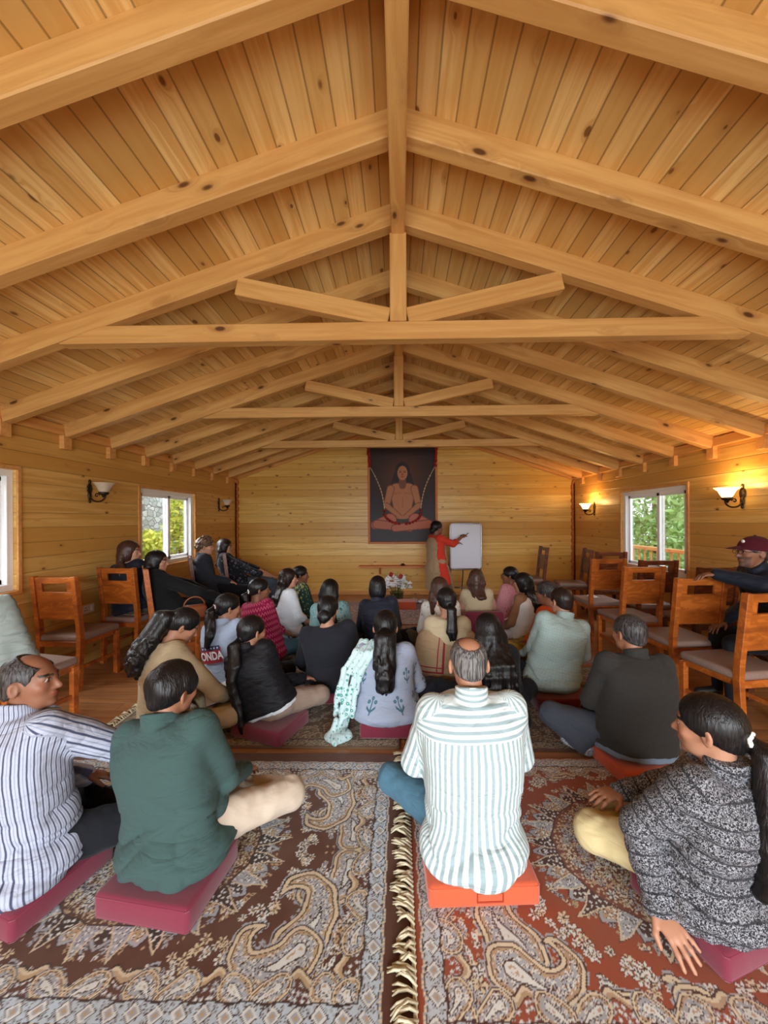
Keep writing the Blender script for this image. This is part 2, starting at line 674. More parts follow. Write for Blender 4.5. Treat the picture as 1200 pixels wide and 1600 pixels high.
structure('baseboard_back', bm, M['trim'])


def window(name, x, side, y0, y1, z0, z1, sash_at):
    """two-leaf white frame in a wall whose room face is at x; side = +1 room lies towards +x"""
    root = empty(name, (x - side * T / 2, (y0 + y1) / 2, z0))
    root['kind'] = 'structure'
    w, h = y1 - y0, z1 - z0
    bm = BM()
    fw = 0.06
    for zc in (fw / 2, h - fw / 2):
        box(bm, (0, 0, zc), (0.09, w, fw), None, .004)
    for yc in (-w / 2 + fw / 2, w / 2 - fw / 2):
        box(bm, (0, yc, h / 2), (0.09, fw, h - 2 * fw), None, .004)
    build('frame', bm, M['pvc'], root)
    yc = -w / 2 + sash_at * w
    for i, (a, b, dx) in enumerate(((-w / 2 + fw * .8, yc + .03, .018), (yc - .03, w / 2 - fw * .8, -.018))):
        bm = BM()
        sw = 0.055
        for zc in (fw + sw / 2 - .01, h - fw - sw / 2 + .01):
            box(bm, (dx * side, (a + b) / 2, zc), (0.034, b - a, sw), None, .004)
        for yy in (a + sw / 2, b - sw / 2):
            box(bm, (dx * side, yy, h / 2), (0.034, sw, h - 2 * fw), None, .004)
        s = build('sash', bm, M['pvc'], root)
        bm = BM()
        box(bm, (dx * side, (a + b) / 2, h / 2), (0.006, b - a - 2 * sw + .01, h - 2 * fw - 2 * sw + .03))
        build('pane', bm, M['glass'], s)
    bm = BM()        # thin wooden casing on the room side
    cw = 0.035
    xx = side * (T / 2 + .008)
    for zc in (-cw / 2, h + cw / 2):
        box(bm, (xx, 0, zc), (.018, w + 2 * cw, cw), None, .003)
    for yy in (-w / 2 - cw / 2, w / 2 + cw / 2):
        box(bm, (xx, yy, h / 2), (.018, cw, h), None, .003)
    build('casing', bm, M['trim'], root)


window('window_1', XL, 1, *WIN_L[0], 0.5)
window('window_2', XL, 1, *WIN_L[1], 0.52)
window('window_3', XR, -1, *WIN_R[0], 0.42)

# ------------------------------------------------------------------ outside the windows
rng = np.random.default_rng(7)


def leaf_mat(name, a, b, c):
    t = NT(name)
    v = t.attr('UVW')
    s = t.sep(v.outputs['Vector'])
    col = t.mix(t.ss(s[0], 0.0, 0.6), a, b)
    col = t.mix(t.ss(s[0], 0.65, 1.0), col, c)
    return t.bsdf(col, 0.5, None, trans=0.0)


M['leaf_y'] = leaf_mat('yellow_green_leaf', rgb(140, 166, 56), rgb(206, 216, 84), rgb(238, 232, 130))
M['leaf_g'] = leaf_mat('fresh_green_leaf', rgb(104, 146, 76), rgb(166, 208, 130), rgb(214, 238, 188))
M['bark'] = plain('brown_bark', rgb(96, 74, 56), 0.9, 0.4, 30)


def foliage(name, centres, n, leaf, mat, parent=None):
    """many small leaf blades spread through ellipsoid crowns [(centre, radii)]"""
    Vs, U = [], []
    for (c, r) in centres:
        d = rng.normal(size=(n, 3))
        d /= np.linalg.norm(d, axis=1)[:, None]
        p = np.array(c) + d * (0.45 + 0.55 * rng.random((n, 1)) ** 0.5) * np.array(r)
        a = rng.normal(size=(n, 3))
        a /= np.linalg.norm(a, axis=1)[:, None]
        b = np.cross(a, rng.normal(size=(n, 3)))
        b /= np.linalg.norm(b, axis=1)[:, None]
        L = leaf * (0.6 + 0.8 * rng.random((n, 1)))
        q = np.stack([p - a * L, p + b * L * .42, p + a * L, p - b * L * .42], 1)
        Vs.append(q.reshape(-1, 3))
        U.append(np.repeat(rng.random(n), 4))
    V = np.concatenate(Vs)
    F = np.arange(len(V)).reshape(-1, 4)
    o = mesh_np(name, V, F, mat, parent, smooth=False)
    u = np.concatenate(U)
    if len(o.data.vertices) == len(u):
        set_vec(o.data, np.stack([u, u, u], 1))
    return o


def shrub(name, base, crowns, n, leaf, mat, label, group, h, trunk=0.05):
    r = empty(name, base)
    tag(r, label, 'tree' if 'tree' in name else 'shrub', group)
    foliage('foliage', crowns, n, leaf, mat, r)
    bm = BM()
    tube(bm, [(0, 0, 0), (.03, .02, h * .4), (-.02, .03, h * .75), (.02, 0, h)], [trunk, trunk * .8, trunk * .6, trunk * .3], 8)
    build('trunk', bm, M['bark'], r, True)
    return r


t = NT('grey_stone_masonry')
v = t.mapping(t.pos(), (1, 2.6, 4.2))
vo = t.vor(v, 1.6, 'DISTANCE_TO_EDGE')
vc = t.vor(v, 1.6)
cs = t.n('ShaderNodeSeparateColor')
t.l(vc.outputs['Color'], cs.inputs[0])
c = t.mix(t.ss(cs.outputs[0], 0, 1), rgb(176, 182, 190), rgb(226, 230, 234))
c = t.mix(t.ss(vo.outputs['Distance'], 0.02, 0.07, 1, 0), c, rgb(112, 116, 120))
M['stone'] = t.bsdf(c, 0.8, t.bump(t.ss(vo.outputs['Distance'], 0, .1), .5, .03))
bm = BM()
box(bm, (-7.6, 10, 1.3), (0.5, 16, 3.6), None, .03)
structure('exterior_stone_wall', bm, M['stone'])
bm = BM()
box(bm, (0, 6, -0.35), (60, 44, 0.3))
o = structure('ground', bm, plain('garden_earth', rgb(120, 128, 88), 0.9, 0.3, 2))
for i, (x, y, w, h, lab) in enumerate((
        (-6.3, 9.2, .62, 1.5, 'yellow-green shrub outside the side window, low in the pane nearest the camera'),
        (-6.4, 11.0, .62, 2.7, 'tall yellow-green shrub outside the side window, filling the pane nearer the portrait'),
        (-6.6, 13.0, .6, 1.6, 'yellow-green shrub outside the side window, farthest along the stone wall'))):
    shrub('garden_shrub', (x, y, -.2), [((0, 0, h * .35), (w, w, h * .34)), ((.1, .1, h * .7), (w * .8, w * .9, h * .3))], 1500, .075, M['leaf_y'], lab, 'shrubs by the stone wall', h * .8)
for i, (x, y, w, h, lab) in enumerate((
        (8.2, 10.2, 1.1, 4.6, 'leafy green tree beyond the veranda, seen in the window pane nearer the camera'),
        (8.9, 13.6, 1.2, 4.8, 'leafy green tree beyond the veranda, seen in the window pane nearer the portrait'),
        (8.0, 6.8, 1.0, 4.2, 'leafy green tree beyond the veranda, nearest along the railing'))):
    shrub('garden_tree', (x, y, -.2), [((0, 0, h * .45), (w, w * 1.1, h * .28)), ((.2, .3, h * .75), (w * .9, w, h * .25)), ((-.2, -.4, h * .2), (w * .8, w, h * .22))], 1500, .11, M['leaf_g'], lab, 'trees beyond the veranda', h * .8, .09)
r = empty('veranda_railing', (4.75, 7.2, -.05))
tag(r, 'brown wooden veranda railing outside the window with the green trees', 'railing')
for z in (1.0, 0.55):
    beam('rail', (0, -3, z), (0, 3, z), .06, .07, r, 'trim')
for y in np.arange(-2.9, 3.0, .18):
    beam('baluster', (0, y, .57), (0, y, .98), .03, .03, r, 'trim', up=(1, 0, 0))
for y in (-3, -1.0, 1.0, 3):
    beam('post', (0, y, .0), (0, y, 2.6 if y == -1.0 else 1.1), .09, .09, r, 'trim', up=(1, 0, 0))
bm = BM()
box(bm, (4.3, 7.2, -.12), (1.3, 7, .14))
structure('veranda_floor', bm, M['floor'])

# ------------------------------------------------------------------ rugs
def rug_pattern(hx, hy, pal, res, seed, med=(.52, .40), fine=1.0, edge=0.0):
    """a mirrored carpet pattern: banded border, curling paisleys, flower sprays, toothed medallion"""
    g = np.random.default_rng(seed)
    nx, ny = int(2 * hx / res), int(2 * hy / res)
    xs = np.linspace(-hx, hx, nx)
    ys_ = np.linspace(-hy, hy, ny)
    qx, qy = np.meshgrid(np.linspace(0, hx, (nx + 1) // 2), np.linspace(0, hy, (ny + 1) // 2), indexing='ij')
    X, Y = qx.ravel(), qy.ravel()
    # a slight woven waver
    X = X + .004 * np.sin(Y * 60) ; Y = Y + .004 * np.sin(X * 55)
    col = {k: s2l(v) for k, v in pal.items()}
    C = np.tile(col['field'], (len(X), 1))

    def florets(cell):
        """petal-shaped distance to the nearest of many jittered little blossoms"""
        J = g.random((64, 64, 3))
        cx0, cy0 = np.floor(X / cell).astype(int), np.floor(Y / cell).astype(int)
        best = np.full(len(X), 9.0)
        for a in (-1, 0, 1):
            for b in (-1, 0, 1):
                jj = J[(cx0 + a) % 64, (cy0 + b) % 64]
                ux = X / cell - (cx0 + a + .2 + .6 * jj[:, 0])
                uy = Y / cell - (cy0 + b + .2 + .6 * jj[:, 1])
                th_ = np.arctan2(uy, ux)
                best = np.minimum(best, np.hypot(ux, uy) / (.74 + .26 * np.cos(5 * th_ + jj[:, 2] * 6)))
        return best
    FG = florets(.020 * fine)
    FB = florets(.045 * fine)

    def paint(m, k):
        C[m] = col[k]

    def flower(cx, cy, r, n, a, b, ph=0.0):
        dx, dy = X - cx, Y - cy
        rr = np.hypot(dx, dy)
        m0 = rr < r * 1.25
        if not m0.any(): return
        th = np.arctan2(dy, dx)
        e = rr / (r * (.74 + .26 * np.cos(n * th + ph)))
        paint(m0 & (e < 1.12), 'dark')
        paint(m0 & (e < 1.0), a)
        paint(m0 & (e < 1.0) & (e > .45) & (np.cos(n * th + ph) < -.55), 'dark')
        paint(m0 & (e < .42), b)
        paint(m0 & (e < .2), 'dark')

    def leaf(cx, cy, L, w, ang, k):
        dx, dy = X - cx, Y - cy
        u = dx * math.cos(ang) + dy * math.sin(ang)
        v = -dx * math.sin(ang) + dy * math.cos(ang)
        m = (u > 0) & (u < L)
        wd = w * np.sin(np.pi * np.clip(u / L, 0, 1)) ** .8
        paint(m & (np.abs(v) < wd), k)
        paint(m & (np.abs(v) < wd * .12), 'dark')

    def paisley(cx, cy, ang, size, flip=1, curl=2.6):
        n = 34
        p = np.array([cx, cy], float)
        a = ang
        P, Rr = [], []
        for i in range(n):
            t_ = i / (n - 1)
            P.append(p.copy())
            Rr.append(size * .30 * (1 - t_) ** .75 + size * .02)
            a += flip * curl / n * (0.25 + 2.2 * t_)
            p = p + np.array([math.cos(a), math.sin(a)]) * size * 1.5 / n
        P, Rr = np.array(P), np.array(Rr)
        lo, hi = P.min(0) - size * .45, P.max(0) + size * .45
        sel = np.where((X > lo[0]) & (X < hi[0]) & (Y > lo[1]) & (Y < hi[1]))[0]
        if len(sel) == 0: return
        dx = X[sel][:, None] - P[None, :, 0]
        dy = Y[sel][:, None] - P[None, :, 1]
        D = np.hypot(dx, dy) - Rr[None]
        i = D.argmin(1)
        d = D[np.arange(len(sel)), i]
        s = size * .06
        frill = s * .5 * np.sin(i * 1.9)

        def pp(m, k): C[sel[m]] = col[k]
        pp(d < s * .40 + frill * .6, 'grey')
        pp(d < s * .1 , 'dark')
        pp(d < -s * .25, 'cream')
        pp(d < -s * 1.0, 'dark')
        pp(d < -s * 1.25, 'tan')
        pp((d < -s * 2.0), 'grey')
        ins = d < -s * 1.5
        pp(ins & (FG[sel] < .50), 'dark')
        pp(ins & (FG[sel] < .40), 'white')
        pp(ins & (FG[sel] < .16), 'tan')
        pp((d < -s * 3.6), 'dark')
        pp((d < -s * 3.9), 'white')
        pp((d < -s * 4.6) & (FG[sel] < .45), 'tan')

    # sprays scattered over the field
    paint(FB < .17, 'tan')
    for _ in range(int(44 * hx * hy / .7)):
        cx, cy = g.uniform(0, hx), g.uniform(0, hy)
        for k in range(9):
            a = g.uniform(0, 6.28)
            rr = g.uniform(.0, .085)
            leaf(cx + rr * math.cos(a), cy + rr * math.sin(a), g.uniform(.025, .05), .008, a, g.choice(['white', 'grey', 'tan', 'cream']))
        for k in range(6):
            flower(cx + g.normal() * .045, cy + g.normal() * .045, g.uniform(.012, .027), int(g.integers(5, 9)), g.choice(['white', 'cream', 'grey']), g.choice(['tan', 'grey', 'white']), g.uniform(0, 6))
    # clear lanes of plain field between the motifs
    rho = np.hypot(X / med[0], Y / med[1])
    paint((rho > 1.0) & (rho < 1.32), 'field')
    for k in range(11):
        a = (k + .5) / 11 * math.pi / 2
        for q in range(7):
            flower(med[0] * 1.17 * math.cos(a) + g.normal() * .025, med[1] * 1.17 * math.sin(a) + g.normal() * .025, g.uniform(.013, .026), 6, g.choice(['white', 'cream', 'white']), 'tan')
    # big paisleys around the medallion and towards the corner
    for (a, f, sz) in ((.10, 1, .26), (.62, -1, .30), (1.05, 1, .28), (1.45, -1, .24)):
        cx, cy = med[0] * 1.55 * math.cos(a), med[1] * 1.5 * math.sin(a)
        paisley(cx, cy, a + f * 1.5, sz, f, 3.0)
    paisley(hx - edge - .32, hy - edge - .24, 2.4, .26, 1, 3.2)
    # border: edge strip, pale floral band, scalloped scroll edge
    ex, ey = hx - np.abs(X), hy - np.abs(Y)
    d = np.minimum(ex, ey) - edge
    tt = np.where(ex < ey, Y, X)
    sc = .125 + .05 * np.abs(np.sin(math.pi * tt / .30)) + .012 * np.sin(tt * 70)
    paint(d < sc + .008, 'dark')
    paint(d < sc, 'cream')
    paint(d < sc - .012, 'tan')
    paint(d < sc - .026, 'dark')
    paint(d < sc - .030, 'field')
    paint((d < sc - .034) & (FG < .44), 'grey')
    paint((d < sc - .034) & (FG < .30), 'white')
    n_side = int(hx / .15)
    for k in range(n_side):
        paisley(.08 + k * .15 * 2 * .5, hy - edge - .135, (0.4 if k % 2 else 2.7), .14, 1 if k % 2 else -1, 3.2)
    for k in range(int(hy / .15)):
        paisley(hx - edge - .135, .08 + k * .15, (1.2 if k % 2 else -1.2), .14, -1 if k % 2 else 1, 3.2)
    paint(d < .092, 'border')
    m = d < .092
    ph = (tt / .072) % 1.0 - .5
    dd = np.abs(ph) * .072 + np.abs(d - .062)
    paint(m & (dd < .030), 'dark')
    paint(m & (dd < .026), 'white')
    paint(m & (dd < .016), 'grey')
    paint(m & (dd < .008), 'tan')
    paint(m & (dd > .030) & (FG < .42), 'dark')
    paint(m & (dd > .030) & (FG < .32), 'grey')
    paint((d < .098) & (d > .092), 'dark')
    paint(d < .034, 'dark')
    paint(d < .031, 'cream')
    paint((d < .031) & (np.sin(tt * 420) > .2), 'grey')
    paint(d < .022, 'field')
    # toothed medallion
    th = np.arctan2(Y / med[1], X / med[0])
    n_t = 24
    for off, r0, h, ka, kb in ((.5, .80, .14, 'grey', 'tan'), (0.0, .70, .32, 'cream', 'grey')):
        f = (th / (2 * math.pi / n_t) + off) % 1.0
        tri = 1 - np.abs(2 * f - 1)
        e = rho - (r0 + h * tri)
        alt = (np.floor(th / (2 * math.pi / n_t) + off) % 2) == 0
        paint(e < .012, 'dark')
        paint(e < 0, ka)
        paint((e < -.035) & alt, 'dark')
        paint((e < -.035) & ~alt, kb)
        paint((e < -.04) & (FG < .46), 'dark')
        paint((e < -.04) & (FG < .36), 'white')
    paint(rho < .755, 'dark')
    paint(rho < .745, 'medal')
    paint((rho < .735) & (FG < .40), 'tan')
    paint((rho < .735) & (FG < .24), 'cream')
    paint((rho < .74) & (FB < .30), 'tan')
    for k in range(150):
        a, rr = g.uniform(0, math.pi / 2), math.sqrt(g.uniform(.02, .47))
        flower(med[0] * rr * math.cos(a), med[1] * rr * math.sin(a), g.uniform(.014, .026), int(g.integers(5, 9)), g.choice(['cream', 'white', 'grey', 'cream']), g.choice(['field', 'grey', 'tan']), g.uniform(0, 6))
    paint((rho < .48) & (FG < .5), 'dark')
    paint((rho < .48) & (FG < .38), 'cream')
    paint((rho < .48) & (FB < .34), 'dark')
    paint((rho < .48) & (FB < .26), 'white')
    flower(0, 0, .07, 8, 'cream', 'grey')
    Q = C.reshape(qx.shape + (3,))
    ix = np.clip((np.abs(xs) / hx * (Q.shape[0] - 1)).round().astype(int), 0, Q.shape[0] - 1)
    iy = np.clip((np.abs(ys_) / hy * (Q.shape[1] - 1)).round().astype(int), 0, Q.shape[1] - 1)
    full = Q[ix][:, iy]
    full = full * (1 + .10 * (g.random(full.shape[:2])[..., None] - .5))
    return xs, ys_, full


t = NT('woven_carpet_pile')
v = t.pos()
nz = t.noise(v, 700, 2)
nz2 = t.noise(v, 9, 3)
c = t.mix(t.ss(nz2, .3, .7, 0, .18), t.attr('Col').outputs['Color'], rgb(120, 96, 80))
M['rug'] = t.bsdf(c, 0.9, t.bump(nz, 0.5, 0.004), sheen=0.25, spec=0.15)
M['fringe'] = plain('cream_cotton_fringe', rgb(196, 188, 160), 0.85, 0.3, 300)


def rug(name, x0, x1, y0, y1, pal, res, seed, label, fringes=(), med=(.55, .44), thick=.013, edge=0.0, lift=0.0):
    hx, hy = (x1 - x0) / 2, (y1 - y0) / 2
    xs, ys_, full = rug_pattern(hx, hy, pal, res, seed, med, 1.0, edge)
    nx, ny = full.shape[:2]
    GX, GY = np.meshgrid(xs, ys_, indexing='ij')
    Z = np.full_like(GX, thick)
    ed = np.minimum(hx - np.abs(GX), hy - np.abs(GY))
    Z -= .006 * np.clip(1 - ed / .01, 0, 1)
    V = np.stack([GX, GY, Z], -1).reshape(-1, 3)
    i = np.arange(nx * ny).reshape(nx, ny)
    F = np.stack([i[:-1, :-1], i[1:, :-1], i[1:, 1:], i[:-1, 1:]], -1).reshape(-1, 4)
    per = np.concatenate([i[:, 0], i[-1, 1:], i[-2::-1, -1], i[0, -2:0:-1]])
    base = len(V)
    B = V[per].copy()
    B[:, 2] = 0.001
    j = np.arange(len(per))
    jn = (j + 1) % len(per)
    S = np.stack([per[j], base + j, base + jn, per[jn]], -1)
    o = mesh_np(name, np.concatenate([V, B]), np.concatenate([F, S]), M['rug'])
    set_color(o.data, np.concatenate([full.reshape(-1, 3), full.reshape(-1, 3)[per]]))
    o.location = ((x0 + x1) / 2, (y0 + y1) / 2, 0)
    tag(o, label, 'rug', 'patterned rugs on the hall floor')
    for side in fringes:
        bm = BM()
        up_ = lift
        rg = random.Random(seed)
        xe = side * hx
        y = -hy + .01
        while y < hy - .01:
            L = rg.uniform(.05, .095)
            dy = rg.uniform(-.05, .035) if int(y * 9) % 2 else rg.uniform(-.01, .06)
            z0 = rg.uniform(.008, .014)
            for k in range(3):
                e = rg.uniform(-.012, .012)
                tube(bm, [(xe - side * .004, y, .010 + up_ * .5), (xe + side * L * .35, y + dy * .3 + e * .3, z0 + .012 + up_), (xe + side * L * .75, y + dy * .8 + e, z0 + rg.uniform(0, .012) + up_), (xe + side * L, y + dy + 1.6 * e, .006 + up_)], [.0045, .0055, .005, .002], 5)
            y += .021
        tube(bm, [(xe + side * .004, -hy, .012), (xe + side * .004, 0, .012), (xe + side * .004, hy, .012)], .007, 6)
        build('fringe', bm, M['fringe'], o, True)
    return o


PAL_B = dict(field=(84, 44, 22), border=(186, 202, 214), cream=(214, 198, 168), grey=(164, 170, 178), tan=(184, 158, 122), dark=(50, 30, 22), white=(218, 222, 220), medal=(86, 50, 34))
PAL_R = dict(field=(150, 66, 30), border=(190, 200, 208), cream=(218, 202, 172), grey=(168, 170, 176), tan=(184, 154, 122), dark=(70, 36, 28), white=(220, 222, 218), medal=(122, 62, 44))
PAL_D = dict(field=(96, 72, 48), border=(150, 138, 116), cream=(178, 162, 132), grey=(112, 98, 80), tan=(140, 116, 84), dark=(34, 28, 24), white=(176, 168, 146), medal=(70, 44, 30))
PAL_DR = dict(field=(74, 44, 28), border=(150, 138, 116), cream=(160, 138, 108), grey=(96, 80, 66), tan=(128, 96, 66), dark=(30, 24, 22), white=(160, 146, 122), medal=(70, 40, 28))
PAL_F = dict(field=(122, 68, 48), border=(138, 98, 74), cream=(162, 124, 94), grey=(120, 84, 66), tan=(140, 98, 70), dark=(74, 42, 34), white=(166, 132, 104), medal=(104, 56, 42))
rug('carpet', -2.20, .035, 1.02, 2.48, PAL_B, .0042, 3, 'brown rug with pale blue-grey border under the man in the dark green shirt', (), (.56, .46), edge=.075)
rug('carpet', .045, 2.22, 1.06, 2.45, PAL_R, .0042, 3, 'rust rug with toothed round medallion under the man in the pale striped shirt', (-1,), (.57, .46), lift=.011)
rug('carpet', -2.10, .0, 2.535, 3.98, PAL_D, .008, 5, 'olive-brown rug with black and cream border under the woman in grey-blue floral kurta', (-1,), (.5, .42))
rug('carpet', .06, 2.1, 2.52, 3.96, PAL_DR, .008, 6, 'dark chocolate rug under the man in the sage checked shirt', (), (.5, .42))
rug('carpet', -2.05, .03, 4.03, 5.45, PAL_DR, .013, 7, 'reddish brown rug under the woman in the white blouse', (), (.5, .42))
rug('carpet', .08, 2.1, 4.03, 5.45, PAL_F, .013, 8, 'reddish brown rug under the women near the maroon floor chair', (), (.5, .42))
rug('carpet', -2.05, 2.05, 5.52, 7.10, PAL_F, .016, 9, 'wide reddish brown rug in front of the far wall by the flower vase', (), (.5, .42))

# ------------------------------------------------------------------ chairs
def make_chair(dark=False):
    wood = M['chair_dark' if dark else 'chair']
    r = empty('dining_chair', (0, 0, 0))
    H = 1.03
    for sx in (-1, 1):
        bm = BM()
        x = sx * .195
        # rear leg runs on as the back stile, raked above the seat
        pts = [(-.235, 0), (-.21, .44), (-.215, .55), (-.27, H)]
        hw = .021
        ring = []
        for (y, z) in pts:
            th = .026
            ring.append([bm.verts.new((x + a * hw, y + b * th, z)) for a, b in ((-1, -1), (1, -1), (1, 1), (-1, 1))])
        for i in range(len(ring) - 1):
            for k in range(4):
                bm.faces.new((ring[i][k], ring[i][(k + 1) % 4], ring[i + 1][(k + 1) % 4], ring[i + 1][k]))
        bm.faces.new(list(reversed(ring[0])))
        bm.faces.new(ring[-1])
        bmesh.ops.bevel(bm, geom=list(bm.edges), offset=.004, segments=1, affect='EDGES')
        build('rear_leg', bm, wood, r)
        bm = BM()
        box(bm, (x, .20, .21), (.042, .046, .42), None, .005)
        build('front_leg', bm, wood, r)
        bm = BM()
        box(bm, (x, -.012, .20), (.022, .40, .034), None, .003)
        build('stretcher', bm, wood, r)
    bm = BM()
    box(bm, (0, -.014, .415), (.40, .44, .05), None, .004)
    build('apron', bm, wood, r)
    # back panel with a hand slot below the top rail
    bm = BM()
    rake = math.atan2(.055, .48)
    rot = Matrix.Rotation(rake, 3, 'X')

    def pz(z):
        return -.215 - .055 * (z - .55) / .48
    for (zc, hgt, xc, w) in ((.765, .25, 0, .354), (.995, .055, 0, .354), (.93, .08, -.147, .06), (.93, .08, .147, .06)):
        box(bm, (xc, pz(zc), zc), (w, .022, hgt), rot, .002)
    build('back_panel', bm, wood, r)
    bm = BM()
    box(bm, (0, 0, .462), (.43, .45, .06), None, .024, 4)
    for v in bm.verts:
        if v.co.z > .47:
            v.co.z += .016 * max(0, 1 - (v.co.x / .22) ** 2) * max(0, 1 - (v.co.y / .23) ** 2)
    build('seat', bm, M['seat'], r, True, 50)
    return r


CH = {False: make_chair(), True: make_chair(True)}
used = set()


def chair(x, y, deg, label, dark=False, group='wooden dining chairs'):
    c = CH[dark]
    if dark in used:
        c = copy_tree(c)
    used.add(dark)
    c.location = (x, y, 0)
    c.rotation_euler = (0, 0, R(deg))
    c['label'], c['category'], c['group'] = label, 'chair', group
    return c


chair(-2.70, 2.70, -12, 'wooden chair with a grey-green puffer jacket hung over its back')
chair(-3.06, 3.62, -3, 'empty amber wooden chair with taupe seat standing by the wall socket')
chair(-2.96, 4.26, -6, 'amber wooden chair under the woman with long brown hair')
chair(-2.47, 4.16, -55, 'amber wooden chair under the woman in the black coat')
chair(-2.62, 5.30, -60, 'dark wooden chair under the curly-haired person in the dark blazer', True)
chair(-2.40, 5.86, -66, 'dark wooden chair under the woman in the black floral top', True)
GR = 'empty wooden chairs by the veranda window'
chair(2.41, 2.84, 9, 'empty wooden chair with taupe seat nearest the ponytailed woman in the patterned jacket', group=GR)
chair(2.46, 3.48, 4, 'empty wooden chair whose back the man in the maroon cap rests his arm on', group=GR)
chair(2.48, 4.24, 3, 'empty wooden chair in the row beyond the charcoal sweater man, before the window', group=GR)
chair(2.55, 5.02, 2, 'empty wooden chair behind the sage-shirted man, with white cord on its seat', group=GR)
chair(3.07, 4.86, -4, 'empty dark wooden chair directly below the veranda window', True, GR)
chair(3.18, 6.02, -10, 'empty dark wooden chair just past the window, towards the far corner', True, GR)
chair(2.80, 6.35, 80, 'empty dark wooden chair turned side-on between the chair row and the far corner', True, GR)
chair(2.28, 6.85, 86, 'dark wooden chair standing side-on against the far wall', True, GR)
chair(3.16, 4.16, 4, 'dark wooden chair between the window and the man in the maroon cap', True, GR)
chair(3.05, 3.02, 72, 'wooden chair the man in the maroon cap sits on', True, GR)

# ------------------------------------------------------------------ on the far wall
PX0, PX1, PZ0, PZ1 = at(571, 0, YB).x, at(679, 0, YB).x, at(0, 853, YB).z + .01, at(0, 702, YB).z
pw, ph = PX1 - PX0, PZ1 - PZ0
pic = empty('framed_painting', ((PX0 + PX1) / 2, YB, (PZ0 + PZ1) / 2))
tag(pic, 'tall dark painting of a seated bare-chested meditating figure on the far wall', 'painting')
bm = BM()
fw = .045
for zc in (-ph / 2 + fw / 2, ph / 2 - fw / 2):
    box(bm, (0, -.03, zc), (pw, .06, fw), None, .006)
for xc in (-pw / 2 + fw / 2, pw / 2 - fw / 2):
    box(bm, (xc, -.03, 0), (fw, .06, ph - 2 * fw), None, .006)
build('frame', bm, M['logend'], pic)


def canvas_art(w, h, res=.008):
    """a plain seated meditating figure on a dark ground, no likeness"""
    nx, ny = int(w / res), int(h / res)
    X, Y = np.meshgrid(np.linspace(-.5, .5, nx) * w / 1.3, np.linspace(-.5, .5, ny) * h / 1.3, indexing='ij')
    # units: picture is about 1 wide and 1.44 high
    C = np.zeros(X.shape + (3,))
    gl = np.exp(-((X / .33) ** 2 + ((Y - .28) / .34) ** 2))[..., None]
    low = np.clip((-Y - .0) / .5, 0, 1)[..., None]
    C[:] = s2l((34, 17, 14)) * (1 - gl) + s2l((92, 44, 20)) * gl
    C = C * (1 - low) + s2l((62, 60, 64)) * low

    def ell_(cx, cy, a, b, ang=0.0):
        dx, dy = X - cx, Y - cy
        u, v = dx * math.cos(ang) + dy * math.sin(ang), -dx * math.sin(ang) + dy * math.cos(ang)
        return (u / a) ** 2 + (v / b) ** 2 - 1

    def cap(x0, y0, x1, y1, r0, r1):
        bx, by = x1 - x0, y1 - y0
        t_ = np.clip(((X - x0) * bx + (Y - y0) * by) / (bx * bx + by * by), 0, 1)
        return np.hypot(X - x0 - t_ * bx, Y - y0 - t_ * by) - (r0 + (r1 - r0) * t_)
    skin, shade, cloth_, edge = s2l((182, 118, 78)), s2l((120, 70, 46)), s2l((192, 112, 86)), s2l((112, 58, 44))

    def pt(d, col, line=None):
        if line is not None: C[(d < .012)] = line
        C[d < 0] = col
    hair = s2l((34, 20, 18))
    pt(np.minimum(np.minimum(ell_(0, .36, .115, .15), cap(-.09, .30, -.13, .16, .05, .05)), cap(.09, .30, .13, .16, .05, .05)), hair)
    for s in (-1, 1):
        pt(cap(s * .20, -.40, s * .43, -.47, .10, .06), cloth_, edge)
        pt(cap(s * .40, -.46, -s * .12, -.52, .062, .05), cloth_ * (.94 if s < 0 else 1), edge)
    pt(np.minimum(cap(-.09, .07, -.04, -.28, .10, .08), cap(.09, .07, .04, -.28, .10, .08)), skin, shade)
    for s in (-1, 1):
        pt(cap(s * .185, .09, s * .25, -.17, .050, .040), skin, shade)
        pt(cap(s * .25, -.17, s * .04, -.345, .038, .026), skin, shade)
    pt(ell_(0, -.355, .10, .026), skin, shade)
    pt(cap(0, .14, 0, .25, .052, .05), shade)
    pt(ell_(0, .335, .078, .112), skin, shade)
    # plain hint of face
    for s in (-1, 1):
        pt(ell_(s * .034, .35, .018, .007), hair)
        pt(ell_(s * .034, .372, .022, .005), shade)
    pt(ell_(0, .315, .009, .022), shade)
    pt(ell_(0, .278, .024, .007), edge)
    for s in (-1, 1):
        pt(cap(s * .02, .03, s * .13, .015, .003, .003), shade)
    pt(cap(0, -.05, 0, -.2, .003, .003), shade)
    V = np.stack([X * 1.3, np.zeros_like(X), Y * 1.3], -1).reshape(-1, 3)
    i = np.arange(nx * ny).reshape(nx, ny)
    F = np.stack([i[:-1, :-1], i[1:, :-1], i[1:, 1:], i[:-1, 1:]], -1).reshape(-1, 4)
    return V, F, C.reshape(-1, 3)


t = NT('painted_canvas')
M['canvas'] = t.bsdf(t.attr('Col').outputs['Color'], 0.5, t.bump(t.noise(t.obj(), 400, 2), .1, .002), spec=.3)
V, F, C = canvas_art(pw - 2 * fw + .01, ph - 2 * fw + .01)
V[:, 1] = -.028
o = mesh_np('canvas', V, F, M['canvas'], pic, smooth=False)
set_color(o.data, C)
o.data.transform(Matrix.Identity(4))
